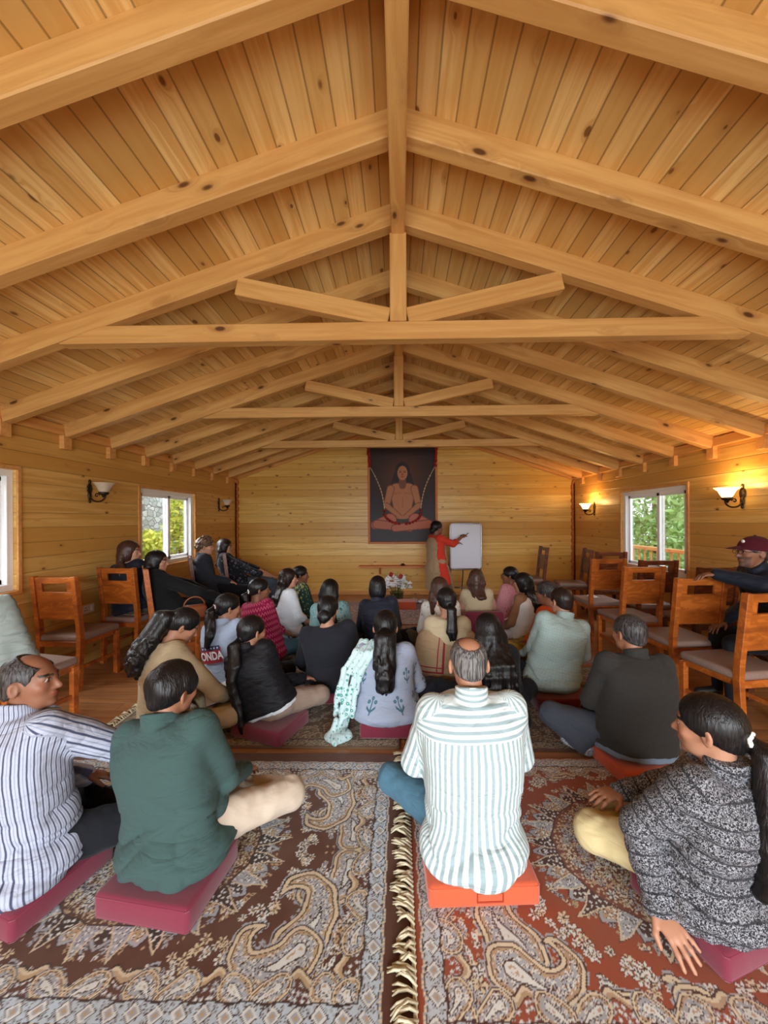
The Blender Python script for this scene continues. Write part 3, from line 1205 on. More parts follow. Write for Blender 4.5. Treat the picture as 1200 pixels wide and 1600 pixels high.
# garland of roses and beads hung from the two upper corners
M['rose'] = plain('dark_red_rose', rgb(150, 26, 24), 0.6, .3, 90, var=.3)
M['bead'] = plain('pale_thread_and_buds', rgb(206, 184, 160), 0.6, var=.2)
gar = empty('flower_garland', ((PX0 + PX1) / 2, YB - .07, PZ1 - .02))
tag(gar, 'garland of dark red roses and pale beads draped across the painting', 'garland')
rg = random.Random(4)


def rose(bm, c, r):
    ball(bm, c, (r, r * .8, r), 1)
    for k in range(4):
        a = k * 1.57 + rg.random()
        ball(bm, (c[0] + r * .55 * math.cos(a), c[1] - r * .2, c[2] + r * .55 * math.sin(a)), r * .55, 1)


for sx in (-1, 1):
    bm = BM()
    for k in range(9):
        rose(bm, (sx * (pw / 2 - .01 - .004 * k + rg.uniform(-.012, .012)), 0, -.0 - .05 * k), .034)
    build('rose_string', bm, M['rose'], gar, True)
    bm = BM()
    A, B = Vector((sx * (pw / 2 - .05), -.005, -.42)), Vector((sx * .36, -.012, -1.30))
    pts = [A.lerp(B, q / 14) + Vector((sx * -.06 * math.sin(math.pi * q / 14), 0, 0)) for q in range(15)]
    tube(bm, pts, .007, 6)
    for q, p in enumerate(pts[3:]):
        ball(bm, p, .019, 1)
    build('bead_string', bm, M['bead'], gar, True)
for sx in (-1, 1):
    bm = BM()
    for k in range(8):
        a = math.pi / 2 * k / 8
        rose(bm, (sx * .37 * math.cos(a), -.015, -1.30 - .27 * math.sin(a) ** .8), .03)
    build('rose_loop', bm, M['rose'], gar, True)

sh = empty('wall_shelf', (at(611, 884, YB).x, YB, at(611, 884, YB).z))
tag(sh, 'narrow wooden shelf on the far wall under the painting', 'shelf')
sx0, sx1 = at(557, 0, YB).x - sh.location.x, at(700, 0, YB).x - sh.location.x
bm = BM()
box(bm, ((sx0 + sx1) / 2, -.10, 0), (sx1 - sx0, .20, .035), None, .004)
build('board', bm, M['logend'], sh)
for x in (sx0 + .42, sx1 - .42):
    bm = BM()
    box(bm, (x, -.02, -.09), (.04, .03, .16), None, .003)
    bar(bm, (x, -.03, -.15), (x, -.15, -.025), .03, .03)
    build('bracket', bm, M['logend'], sh)
bm = BM()
lathe(bm, [(.0, .018), (.05, .018), (.06, .028), (.035, .04), (.018, .06), (.0, .062)], (0, 0, 0), 14)
o = build('oil_lamp', bm, M['bronze'], None, True)
o.location = (at(625, 0, YB).x, YB - .1, sh.location.z)
tag(o, 'small dark brass oil lamp standing on the wall shelf', 'lamp')

# whiteboard on a stand
wb0, wb1 = at(703, 818, 7.0), at(752, 889, 7.0)
wb = empty('whiteboard_easel', ((wb0.x + wb1.x) / 2, 7.0, 0))
tag(wb, 'blank portrait whiteboard on a metal stand in front of the far wall', 'whiteboard')
zc, hw, hh = (wb0.z + wb1.z) / 2, (wb1.x - wb0.x) / 2, (wb0.z - wb1.z) / 2
bm = BM()
box(bm, (0, 0, zc), (2 * hw - .03, .012, 2 * hh - .03), None, .002)
build('board', bm, plain('white_dry_wipe_board', rgb(206, 208, 218), .3, var=.02), wb)
bm = BM()
tube(bm, [(-hw, 0, zc - hh + .04), (-hw, 0, zc + hh - .04), (-hw + .03, 0, zc + hh), (hw - .03, 0, zc + hh), (hw, 0, zc + hh - .04), (hw, 0, zc - hh + .04), (hw - .03, 0, zc - hh), (-hw + .03, 0, zc - hh)], .014, 8, True)
build('frame', bm, M['metal'], wb, True)
for sx in (-1, 1):
    bm = BM()
    tube(bm, [(sx * hw * .9, .02, zc + hh * .6), (sx * hw * 1.05, .02, .03), (sx * hw * 1.05, -.25, .03)], .013, 8)
    build('leg', bm, M['metal'], wb, True)
bm = BM()
tube(bm, [(0, .02, zc + hh * .7), (0, .5, .02)], .012, 8)
tube(bm, [(-hw, .02, .28), (hw, .02, .28)], .010, 8)
build('stay', bm, M['metal'], wb, True)

# flowers on a low orange box, two small wrapped parcels
bx = at(634, 945, 6.55)
bm = BM()
box(bm, (0, 0, .065), (.34, .26, .13), None, .012, 2)
o = build('cloth_box', bm, M['orange'])
o.location = (bx.x, 6.55, .013)
tag(o, 'low orange cloth-covered box on the rug in front of the flower vase', 'box')
M['petal'] = plain('white_petal', rgb(232, 232, 236), .6, var=.06)
M['stemg'] = plain('dark_green_stem', rgb(50, 84, 44), .6, .2, 40, var=.3)
vs = empty('flower_vase', (at(620, 930, 6.85).x, 6.85, .013))
tag(vs, 'glass vase of massed white flowers with red roses by the far wall', 'vase')
bm = BM()
lathe(bm, [(.0, 0), (.10, 0), (.12, .02), (.11, .12), (.13, .22), (.125, .22), (.105, .12), (.112, .03), (.0, .015)], n=24)
build('vase_body', bm, M['vase_glass'], vs, True)
bm = BM()
for k in range(16):
    a = k * 2.4
    r0 = .05 * math.sqrt((k + .5) / 16)
    tube(bm, [(r0 * math.cos(a), r0 * math.sin(a), .03), (1.6 * r0 * math.cos(a), 1.6 * r0 * math.sin(a), .2), (4 * r0 * math.cos(a), 3 * r0 * math.sin(a), .36)], .005, 5)
build('stems', bm, M['stemg'], vs, True)
rg = random.Random(11)
for k in range(48):
    a, u = rg.uniform(0, 6.28), rg.random()
    rr = .26 * math.sqrt(rg.random())
    c = Vector((rr * math.cos(a), rr * .7 * math.sin(a), .30 + .28 * math.sqrt(max(0, 1 - (rr / .27) ** 2)) * rg.uniform(.1, 1)))
    bm = BM()
    r0 = rg.uniform(.042, .062)
    for p in range(7):
        b = p * 6.283 / 7
        rot = Euler((rg.uniform(-.3, .3), .5, b), 'XYZ').to_matrix()
        ball(bm, c + rot @ Vector((r0 * .6, 0, 0)), (r0 * .62, r0 * .42, r0 * .2), 1, rot)
    ball(bm, c + Vector((0, 0, .006)), r0 * .35, 1)
    build('white_flower', bm, M['petal'], vs, True)
for (x, y, z) in ((-.10, -.13, .55), (.07, -.16, .52)):
    bm = BM()
    rose(bm, (x, y, z), .042)
    build('red_rose', bm, M['rose'], vs, True)
foliage('leaves', [((0, 0.03, .42), (.31, .22, .17))], 46, .028, M['leaf_g'], vs)
M['parcel'] = plain('printed_white_wrap', rgb(214, 216, 228), .5, .4, 40, var=.14)
for px, w, lab in ((643, .10, 'small white wrapped parcel beside the flower vase, the one next to the vase'), (657, .10, 'small white wrapped parcel on the floor beneath the standing woman')):
    bm = BM()
    for k in range(7):
        ball(bm, (rg.uniform(-.05, .05), rg.uniform(-.04, .04), .035 + rg.uniform(-.008, .02)), (w * .62, w * .55, .034), 2, Euler((rg.uniform(-.4, .4), rg.uniform(-.4, .4), rg.random() * 3)).to_matrix())
    for v in bm.verts: v.co.z = max(v.co.z, 0)
    o = build('wrapped_parcel', bm, M['parcel'], None, True)
    o.location = (at(px, 932, 6.9).x + .05, 6.9, .013)
    tag(o, lab, 'parcel')

# ------------------------------------------------------------------ wall lights and socket
def emit_mat(name, col, strength, base):
    t = NT(name)
    return t.bsdf(base, 0.35, None, emit=col, estr=strength)


M['shade_on'] = emit_mat('lit_frosted_shade', (1.0, .62, .22, 1), 5.0, rgb(250, 226, 170))
M['shade_off'] = plain('frosted_glass_shade', rgb(206, 190, 168), .4, var=.04)


def sconce(x, side, y, z, lit, label):
    r = empty('wall_sconce', (x, y, z))
    tag(r, label, 'wall lamp', 'tulip wall lights')
    bm = BM()
    for k in range(7):       # pierced ornamental plate
        a = k * 6.283 / 7
        tube(bm, [(side * .012, .03 * math.cos(a + q * .9) * .9, .045 + .05 * math.sin(a + q * .9)) for q in (0, .5, 1)], .007, 6)
    ball(bm, (side * .01, 0, .045), (.012, .038, .055), 2)
    ball(bm, (side * .012, 0, .115), (.012, .016, .03), 2)
    ball(bm, (side * .012, 0, -.03), (.014, .024, .05), 2)
    ball(bm, (side * .012, 0, -.09), (.012, .014, .022), 2)
    build('back_plate', bm, M['bronze'], r, True)
    bm = BM()
    tube(bm, [(side * (.015 + .125 * (1 - math.cos(q * math.pi / 9)) / 2 * 1.35), 0, -.03 - .065 * math.sin(q * math.pi / 9)) for q in range(10)], .009, 8)
    tube(bm, [(side * (.09 + .028 * (1 - q / 12) * math.cos(q * .62)), 0, -.03 + .028 * (1 - q / 12) * math.sin(q * .62)) for q in range(12)], .006, 6)
    build('arm', bm, M['bronze'], r, True)
    bm = BM()
    lathe(bm, [(.0, -.05), (.012, -.05), (.02, -.03), (.045, -.015), (.05, -.0), (.046, .006), (.0, .006)], (side * .165, 0, 0), 20)
    build('cup', bm, M['bronze'], r, True)
    bm = BM()

    def wav(i, a): return 1 + (.05 * math.sin(6 * a) if i in (4, 5, 6) else 0)
    lathe(bm, [(.034, .0), (.048, .02), (.06, .045), (.075, .075), (.10, .10), (.104, .104), (.098, .103), (.072, .078), (.055, .045), (.042, .02), (.03, .004)], (side * .165, 0, 0), 36, wav)
    build('lamp_shade', bm, M['shade_on' if lit else 'shade_off'], r, True)
    if lit:
        l = bpy.data.lights.new('lamp_bulb', 'POINT')
        l.energy, l.color, l.shadow_soft_size = 13, (1.0, .60, .22), .03
        lo = bpy.data.objects.new('lamp_bulb', l)
        link(lo, r)
        lo.location = (side * .165, 0, .10)
    return r


sconce(XR, -1, 3.98, at(1150, 778, 3.98).z, True, 'lit tulip wall lamp on the wall above the man in the maroon cap')
sconce(XR, -1, 6.95, at(925, 796, 6.95).z, True, 'lit tulip wall lamp near the far corner, beyond the veranda window')
sconce(XL, 1, 4.05, at(140, 770, 4.05).z, False, 'unlit tulip wall lamp above the chairs, between the two side windows')
sconce(XL, 1, 7.0, at(344, 790, 7.0).z, False, 'unlit wall lamp near the far corner, above the curly-haired person')
so = empty('wall_socket', (XL, at(128, 951, 4.03).y, at(128, 951, 4.03).z))
tag(so, 'ivory plastic socket plate low on the wall beside the empty amber chair', 'socket')
bm = BM()
box(bm, (.006, 0, 0), (.012, .15, .09), None, .004, 2)
build('plate', bm, M['ivory'], so)
bm = BM()
box(bm, (.014, .035, 0), (.008, .03, .05), None, .002)
build('rocker_switch', bm, M['white'], so)
bm = BM()
for dy, dz in ((-.04, .015), (-.052, -.012), (-.028, -.012)):
    box(bm, (.0125, dy, dz), (.003, .009, .009))
build('pin_holes', bm, M['black'], so)

# ------------------------------------------------------------------ cushions
CUSH_N = [0]


def cushion(x, y, deg, col, label, w=.40, d=.36, h=.10, handle=False, z0=.013):
    bm = BM()
    box(bm, (0, 0, h / 2), (w, d, h), None, .02, 3)
    bmesh.ops.subdivide_edges(bm, edges=[e for e in bm.edges if e.calc_length() > .1], cuts=4, use_grid_fill=True)
    for v in bm.verts:
        if v.co.z > h * .6:
            v.co.z -= .012 * max(0, 1 - (v.co.x / (w * .5)) ** 2) * max(0, 1 - (v.co.y / (d * .5)) ** 2)
    o = build('floor_cushion', bm, M[col], None, True, 60)
    o.location = (x, y, z0)
    o.rotation_euler = (0, 0, R(deg))
    tag(o, label, 'cushion', 'square floor cushions')
    bm = BM()
    for zz in (.012, h - .012):
        tube(bm, [(-w / 2 + .012, -d / 2 + .004, zz), (w / 2 - .012, -d / 2 + .004, zz), (w / 2 - .004, -d / 2 + .012, zz), (w / 2 - .004, d / 2 - .012, zz), (w / 2 - .012, d / 2 - .004, zz), (-w / 2 + .012, d / 2 - .004, zz), (-w / 2 + .004, d / 2 - .012, zz), (-w / 2 + .004, -d / 2 + .012, zz)], .0035, 5, True)
    build('piping', bm, M[col], o, True)
    if handle:
        bm = BM()
        for z_ in (.028, .062):
            box(bm, (.02, -d / 2 - .001, z_), (.10, .006, .006), None, .002)
        for xx in (-.03, .07):
            box(bm, (xx, -d / 2 - .001, .045), (.005, .006, .04), None, .002)
        build('handle', bm, M['seam_orange'], o)
    return o

# ------------------------------------------------------------------ implicit surfaces for the people
A3 = lambda *p: np.array(p, dtype=float)
_tab = np.random.default_rng(5).random((32, 32, 32))


def vnoise(P):
    """smooth lattice noise, -1..1"""
    i = np.floor(P).astype(int)
    f = P - i
    f = f * f * (3 - 2 * f)
    i &= 31
    j = (i + 1) & 31
    x0, y0, z0, x1, y1, z1 = i[:, 0], i[:, 1], i[:, 2], j[:, 0], j[:, 1], j[:, 2]
    fx, fy, fz = f[:, 0], f[:, 1], f[:, 2]
    a = _tab[x0, y0, z0] * (1 - fx) + _tab[x1, y0, z0] * fx
    b = _tab[x0, y1, z0] * (1 - fx) + _tab[x1, y1, z0] * fx
    c = _tab[x0, y0, z1] * (1 - fx) + _tab[x1, y0, z1] * fx
    d = _tab[x0, y1, z1] * (1 - fx) + _tab[x1, y1, z1] * fx
    return 2 * ((a * (1 - fy) + b * fy) * (1 - fz) + (c * (1 - fy) + d * fy) * fz) - 1


def smin(a, b, k):
    h = np.clip(.5 + .5 * (b - a) / k, 0, 1)
    return b * (1 - h) + a * h - k * h * (1 - h)


def smax(a, b, k):
    return -smin(-a, -b, k)


def cone(P, a, b, r1, r2):
    ba = b - a
    q = P - a
    t = np.clip((q @ ba) / max(1e-9, ba @ ba), 0, 1)
    return np.sqrt(((q - t[:, None] * ba) ** 2).sum(1)) - (r1 + (r2 - r1) * t)


def ell(P, c, r):
    q = (P - c) / r
    k0 = np.sqrt((q * q).sum(1))
    k1 = np.sqrt(((q / r) ** 2).sum(1)) + 1e-9
    return k0 * (k0 - 1) / k1


def sbox(P, c, h):
    q = np.abs(P - c) - h
    return np.sqrt((np.maximum(q, 0) ** 2).sum(1)) + np.minimum(q.max(1), 0)


def surface(sdf, lo, hi, h):
    """sparse surface nets: returns verts, quads"""
    lo, hi = np.array(lo, float), np.array(hi, float)
    c = 5
    nb = np.ceil((hi - lo) / (h * c)).astype(int)
    gx, gy, gz = [lo[k] + (np.arange(nb[k]) + .5) * h * c for k in range(3)]
    G = np.stack(np.meshgrid(gx, gy, gz, indexing='ij'), -1).reshape(-1, 3)
    dc = sdf(G)
    near = (np.abs(dc) < h * c * 1.15 + .012).reshape(nb)
    n = nb * c
    sign = np.where(dc < 0, -1.0, 1.0).reshape(nb)
    F = np.repeat(np.repeat(np.repeat(sign, c, 0), c, 1), c, 2)
    mask = np.repeat(np.repeat(np.repeat(near, c, 0), c, 1), c, 2)
    idx = np.argwhere(mask)
    P = lo + (idx + .5) * h
    F[mask] = sdf(P)
    F[0], F[-1], F[:, 0], F[:, -1], F[:, :, 0], F[:, :, -1] = 1, 1, 1, 1, 1, 1
    S = F < 0
    cnt = np.zeros(tuple(n - 1), dtype=np.int8)
    offs = [(i, j, k) for i in (0, 1) for j in (0, 1) for k in (0, 1)]
    for (i, j, k) in offs:
        cnt += S[i:n[0] - 1 + i, j:n[1] - 1 + j, k:n[2] - 1 + k]
    act = (cnt > 0) & (cnt < 8)
    ids = np.full(act.shape, -1, dtype=np.int64)
    cells = np.argwhere(act)
    ids[act] = np.arange(len(cells))
    pos = np.zeros((len(cells), 3))
    num = np.zeros(len(cells))
    val = {o: F[cells[:, 0] + o[0], cells[:, 1] + o[1], cells[:, 2] + o[2]] for o in offs}
    for a in offs:
        for ax in range(3):
            if a[ax] == 0:
                b = tuple(1 if q == ax else a[q] for q in range(3))
                fa, fb = val[a], val[b]
                m = (fa < 0) != (fb < 0)
                t = fa[m] / (fa[m] - fb[m])
                p = np.tile(np.array(a, float), (m.sum(), 1))
                p[:, ax] += t
                pos[m] += p
                num[m] += 1
    V = lo + (cells + pos / np.maximum(num, 1)[:, None] + .5) * h
    Q = []
    for ax in range(3):
        sl0 = [slice(None)] * 3
        sl1 = [slice(None)] * 3
        sl0[ax], sl1[ax] = slice(0, -1), slice(1, None)
        e = np.argwhere(S[tuple(sl0)] != S[tuple(sl1)])
        u, v = (ax + 1) % 3, (ax + 2) % 3
        e = e[(e[:, u] > 0) & (e[:, v] > 0) & (e[:, u] < n[u] - 1) & (e[:, v] < n[v] - 1)]
        q = []
        for (du, dv) in ((-1, -1), (0, -1), (0, 0), (-1, 0)):
            cc = e.copy()
            cc[:, u] += du
            cc[:, v] += dv
            q.append(ids[cc[:, 0], cc[:, 1], cc[:, 2]])
        q = np.stack(q, 1)
        flip = S[e[:, 0], e[:, 1], e[:, 2]]
        q[~flip] = q[~flip][:, ::-1]
        Q.append(q[(q >= 0).all(1)])
    return V, np.concatenate(Q)


# ------------------------------------------------------------------ cloth, hair and skin materials
def cloth(name, base, pat=None, c2=None, c3=None, per=.03, duty=.5, yoke=9.0, rough=.9, bump=.35, sheen=.04, weave=900):
    t = NT(name)
    s = t.sep(t.attr('UVW').outputs['Vector'])
    U, Vv = s[0], s[1]
    uv = t.xyz(U, Vv, 0.0)
    ob = t.obj()
    wr = t.noise(t.mapping(ob, (8, 8, 20)), 1.0, 4, 1.2)
    fine = t.noise(ob, weave, 2)
    col = base
    h = None
    if pat == 'stripes':
        c_ = t.math('ADD', U, t.math('MULTIPLY', t.math('SUBTRACT', wr, .5), .004))
        yk = t.math('GREATER_THAN', Vv, yoke)
        c_ = t.math('ADD', t.math('MULTIPLY', c_, t.math('SUBTRACT', 1.0, yk)), t.math('MULTIPLY', Vv, yk))
        f = t.math('ABSOLUTE', t.math('SUBTRACT', t.math('FRACT', t.math('DIVIDE', c_, per)), .5))
        col = t.mix(t.ss(f, duty * .5 - .05, duty * .5 + .05, 1, 0), base, c2)
        if c3 is not None:
            f2 = t.math('ABSOLUTE', t.math('SUBTRACT', t.math('FRACT', t.math('ADD', t.math('DIVIDE', c_, per), .5)), .5))
            col = t.mix(t.ss(f2, .06, .10, .8, 0), col, c3)
    elif pat == 'check':
        for ax, p_ in ((U, per), (Vv, per)):
            f = t.math('ABSOLUTE', t.math('SUBTRACT', t.math('FRACT', t.math('DIVIDE', ax, p_)), .5))
            col = t.mix(t.ss(f, .05, .12, .28, 0), col, c2)
        col = t.mix(t.ss(t.noise(t.mapping(uv, (60, 400, 1)), 1.0, 2), .4, .7, 0, .35), col, c3 or c2)
    elif pat == 'floral':
        vo = t.vor(uv, 1.0 / per, rand=.45)
        nd = t.n('ShaderNodeVectorMath', operation='SUBTRACT')
        sc = t.n('ShaderNodeVectorMath', operation='SCALE')
        t.l(uv, sc.inputs[0])
        sc.inputs[3].default_value = 1.0 / per
        t.l(sc.outputs[0], nd.inputs[0])
        t.l(vo.outputs['Position'], nd.inputs[1])
        q = t.sep(nd.outputs[0])
        th = t.math('ARCTAN2', q[1], q[0])
        pet = t.math('MULTIPLY_ADD', t.math('COSINE', t.math('MULTIPLY', th, 5.0)), .28, .72)
        e = t.math('DIVIDE', vo.outputs['Distance'], pet)
        col = t.mix(t.ss(e, duty * .8, duty, 1, 0), col, c2)
        col = t.mix(t.ss(e, duty * .3, duty * .42, 1, 0), col, c3 or base)
        lf = t.vor(t.mapping(uv, (1.9 / per, 1.1 / per, 1), (.3, .7, 0)), 1.0)
        col = t.mix(t.ss(lf.outputs['Distance'], .18, .26, .8, 0), col, c2)
    elif pat == 'sprig':      # block-printed stems with buds, rows offset like brick
        row = t.math('FLOOR', t.math('DIVIDE', Vv, per * 1.25))
        uu = t.math('SUBTRACT', t.math('FRACT', t.math('ADD', t.math('DIVIDE', U, per), t.math('MULTIPLY', row, .5))), .5)
        vv = t.math('SUBTRACT', t.math('FRACT', t.math('DIVIDE', Vv, per * 1.25)), .5)
        au = t.math('ABSOLUTE', uu)
        stem_ = t.math('MULTIPLY', t.ss(au, .012, .03, 1, 0), t.ss(t.math('ABSOLUTE', t.math('ADD', vv, .05)), .24, .27, 1, 0))
        lv = t.math('ABSOLUTE', t.math('SUBTRACT', t.math('ADD', vv, .20), t.math('MULTIPLY', au, .9)))
        lvm = t.math('MULTIPLY', t.ss(lv, .03, .05, 1, 0), t.ss(au, .14, .17, 1, 0))
        bud = t.math('MINIMUM', t.math('SQRT', t.math('ADD', t.math('POWER', t.math('SUBTRACT', au, .13), 2), t.math('POWER', t.math('SUBTRACT', vv, .10), 2))), t.math('SQRT', t.math('ADD', t.math('POWER', au, 2), t.math('POWER', t.math('SUBTRACT', vv, .22), 2))))
        bm_ = t.ss(bud, .05, .075, 1, 0)
        m = t.math('MAXIMUM', t.math('MAXIMUM', stem_, lvm), bm_)
        col = t.mix(m, col, c2)
        col = t.mix(t.ss(bud, .02, .035, .8, 0), col, c3 or base)
    elif pat == 'zigzag':
        tri = t.math('ABSOLUTE', t.math('SUBTRACT', t.math('FRACT', t.math('DIVIDE', U, .034)), .5))
        f = t.math('FRACT', t.math('ADD', t.math('DIVIDE', Vv, per), t.math('MULTIPLY', tri, 1.1)))
        col = t.mix(t.ss(t.math('ABSOLUTE', t.math('SUBTRACT', f, .5)), .07, .12, 1, 0), col, c2)
    elif pat == 'speckle':
        n1 = t.noise(ob, 200.0, 2, 1.2)
        col = t.mix(t.ss(n1, .49, .56), base, c2)
        f = t.math('ABSOLUTE', t.math('SUBTRACT', t.math('FRACT', t.math('DIVIDE', t.math('ADD', Vv, t.math('MULTIPLY', wr, .02)), per)), .5))
        col = t.mix(t.ss(f, .02, .10, .85, 0), col, base)
    elif pat == 'border':     # plain shawl with a printed double border line
        for (lo_, hi_) in ((.150, .165), (.195, .205)):
            m = t.math('MULTIPLY', t.math('GREATER_THAN', Vv, lo_), t.math('LESS_THAN', Vv, hi_))
            m = t.math('MULTIPLY', m, t.math('LESS_THAN', U, -.045))
            col = t.mix(m, col, c2)
        for (lo_, hi_) in ((-.062, -.045), (-.10, -.092)):
            m = t.math('MULTIPLY', t.math('GREATER_THAN', U, lo_), t.math('LESS_THAN', U, hi_))
            m = t.math('MULTIPLY', m, t.math('GREATER_THAN', Vv, .15))
            col = t.mix(m, col, c2)
    elif pat == 'hem':
        m = t.math('LESS_THAN', Vv, per)
        col = t.mix(m, col, c2)
        m = t.math('MULTIPLY', t.math('GREATER_THAN', Vv, per * .35), t.math('LESS_THAN', Vv, per * .6))
        col = t.mix(m, col, c3 or base)
    w2 = t.noise(t.mapping(ob, (3.2, 3.2, 8.5), (3, 1, 2)), 1.0, 2, 1.4)
    rg_ = t.math('POWER', t.math('SUBTRACT', 1.0, t.math('ABSOLUTE', t.math('MULTIPLY_ADD', w2, 2.0, -1.0))), 4.5)
    hh = t.math('ADD', t.math('MULTIPLY', wr, 1.0), t.math('MULTIPLY', fine, .10))
    hh = t.math('SUBTRACT', hh, t.math('MULTIPLY', rg_, .38))
    return t.bsdf(col, rough, t.bump(hh, bump, .032), sheen=sheen, spec=.18)


def hair_mat(name, c, hi, rough=.38):
    t = NT(name)
    g = t.noise(t.mapping(t.obj(), (150, 150, 9)), 1.0, 4, .6)
    col = t.mix(t.ss(g, .35, .75), c, hi)
    return t.bsdf(col, rough, t.bump(g, .55, .006), spec=.32)


M['h_black'] = hair_mat('black_hair', rgb(12, 10, 11), rgb(30, 26, 27))
M['h_dark'] = hair_mat('dark_brown_hair', rgb(22, 15, 13), rgb(50, 34, 28))
M['h_brown'] = hair_mat('brown_hair', rgb(48, 30, 24), rgb(92, 60, 46))
M['h_grey'] = hair_mat('grizzled_hair', rgb(44, 42, 42), rgb(132, 128, 126), .5)
M['h_salt'] = hair_mat('dark_greying_hair', rgb(26, 24, 25), rgb(86, 82, 82), .45)
M['h_curl'] = hair_mat('light_brown_curls', rgb(58, 40, 30), rgb(142, 110, 84), .5)
t = NT('skin')
v = t.attr('Col')
M['skin'] = t.bsdf(v.outputs['Color'], .5, t.bump(t.noise(t.obj(), 260, 3), .12, .003), sss=.08, spec=.35)

# ------------------------------------------------------------------ a person
NRM = lambda v: v / (np.linalg.norm(v) + 1e-12)


def rotm(yaw, pitch, roll):
    return np.array((Matrix.Rotation(R(yaw), 3, 'Z') @ Matrix.Rotation(R(pitch), 3, 'X') @ Matrix.Rotation(R(roll), 3, 'Y')))


EYE_X, EYE_Z = .031, .004


def head_sdf(q):
    """head in its own frame: centre between chin and crown, +y forward"""
    d = ell(q, A3(0, -.014, .022), A3(.0745, .094, .088))
    d = smin(d, ell(q, A3(0, .026, -.03), A3(.059, .066, .082)), .03)
    d = smin(d, ell(q, A3(0, .042, -.080), A3(.040, .040, .034)), .03)
    ax = q.copy()
    ax[:, 0] = np.abs(ax[:, 0])
    d = smin(d, cone(ax, A3(0, .082, .020), A3(.036, .074, .020), .011, .010), .018)
    d = smax(d, -ell(ax, A3(EYE_X, .098, EYE_Z), A3(.017, .016, .011)), .012)
    d = smin(d, ell(ax, A3(EYE_X, .075, EYE_Z), A3(.0125, .0125, .0115)), .003)
    d = smin(d, ell(ax, A3(.040, .062, -.025), A3(.020, .018, .018)), .025)
    d = smin(d, cone(q, A3(0, .084, .006), A3(0, .109, -.031), .007, .012), .012)
    d = smin(d, cone(ax, A3(0, .098, -.034), A3(.013, .092, -.035), .009, .008), .010)
    d = smin(d, ell(q, A3(0, .090, -.056), A3(.024, .012, .0055)), .006)
    d = smin(d, ell(q, A3(0, .088, -.066), A3(.020, .012, .0065)), .006)
    d = smin(d, ell(q, A3(0, .078, -.099), A3(.020, .016, .014)), .016)
    # ears: a disc with a hollow
    e = ax - A3(.077, -.008, -.012)
    ca, sa = math.cos(.42), math.sin(.42)
    e = np.stack([e[:, 0] * ca + e[:, 1] * sa, -e[:, 0] * sa + e[:, 1] * ca, e[:, 2]], 1)
    ear = ell(e, A3(.003, -.006, 0), A3(.009, .020, .033))
    ear = smax(ear, -ell(e, A3(.013, -.002, .003), A3(.008, .011, .019)), .006)
    return smin(d, ear, .008)


def face_colors(q, base, lip, beard=None, hairc=(.01, .008, .008)):
    C = np.tile(base, (len(q), 1))
    ax = np.abs(q[:, 0])
    warm = np.exp(-(((ax - .042) / .022) ** 2 + ((q[:, 2] + .025) / .022) ** 2)) * (q[:, 1] > .03)
    C = C * (1 + warm[:, None] * np.array([.08, -.04, -.06]))
    front = q[:, 1] > .045
    if beard is not None:
        m = front & (q[:, 2] < -.035) & (q[:, 2] > -.11) & (np.hypot(q[:, 0] / .03, (q[:, 2] + .061) / .012) > 1)
        C[m] = C[m] * .45 + np.array(beard) * .55
        m = front & (ax < .03) & (q[:, 2] > -.052) & (q[:, 2] < -.041) & (q[:, 1] > .08)
        C[m] = beard
    m = front & ((q[:, 0] / .024) ** 2 + ((q[:, 2] + .061) / .0095) ** 2 < 1)
    C[m] = lip
    bz = .019 + .006 * np.sin(np.clip((ax - .012) / .04, 0, 1) * 2.4)
    m = front & (ax > .012) & (ax < .052) & (np.abs(q[:, 2] - bz) < .0048)
    C[m] = hairc
    ex, ez = (ax - EYE_X) / .014, (q[:, 2] - EYE_Z) / .0068
    m = front & (ex ** 2 + ez ** 2 < 1.35)
    C[m] = C[m] * .45
    m = front & (ex ** 2 + ez ** 2 < .8)
    C[m] = (.62, .58, .54)
    m = front & (np.hypot(ax - EYE_X, q[:, 2] - EYE_Z) < .0062)
    C[m] = (.015, .01, .008)
    return C


def hand_fn(w, d, nrm, side, curl=.5, spread=.22):
    """five-fingered hand from wrist w, pointing along d, back of hand along nrm; side +1 thumb towards +across"""
    d = NRM(d)
    nrm = NRM(nrm - d * (nrm @ d))
    ac = np.cross(d, nrm) * side
    segs = []
    for i, (L, r, o) in enumerate(((.074, .0088, .030), (.082, .0090, .010), (.076, .0088, -.010), (.060, .0078, -.029))):
        b = w + d * (.083 - .004 * abs(i - 1.2)) + ac * o
        dd = NRM(d + ac * (o * spread / .03))
        d1 = NRM(dd - nrm * curl * .5)
        d2 = NRM(dd - nrm * curl * 1.3)
        m = b + d1 * L * .5
        segs.append((w + d * .05 + ac * o * .8, b, .010, r * 1.08))
        segs.append((b, m, r * 1.05, r))
        segs.append((m, m + d2 * L * .5, r, r * .8))
    b = w + d * .022 + ac * .030 - nrm * .004
    m = b + NRM(d * .75 + ac * .75 - nrm * .25) * .042
    segs.append((w + d * .012 + ac * .012, b, .014, .0125))
    segs.append((b, m, .0125, .0105))
    segs.append((m, m + NRM(d + ac * .25 - nrm * .3 * (1 + curl)) * .034, .0102, .0082))
    FR = np.stack([d, ac, nrm], 1)

    def f(P):
        out = np.full(len(P), 1.0)
        rr = P - (w + d * .07)
        m_ = (rr * rr).sum(1) < .17 ** 2
        if m_.any():
            p = P[m_]
            e = ell((p - (w + d * .048)) @ FR, A3(0, 0, 0), A3(.052, .041, .0155))
            for i, (a, b_, r1, r2) in enumerate(segs):
                e = smin(e, cone(p, a, b_, r1, r2), .006 if i % 3 else .010)
            out[m_] = e
        return out
    return f


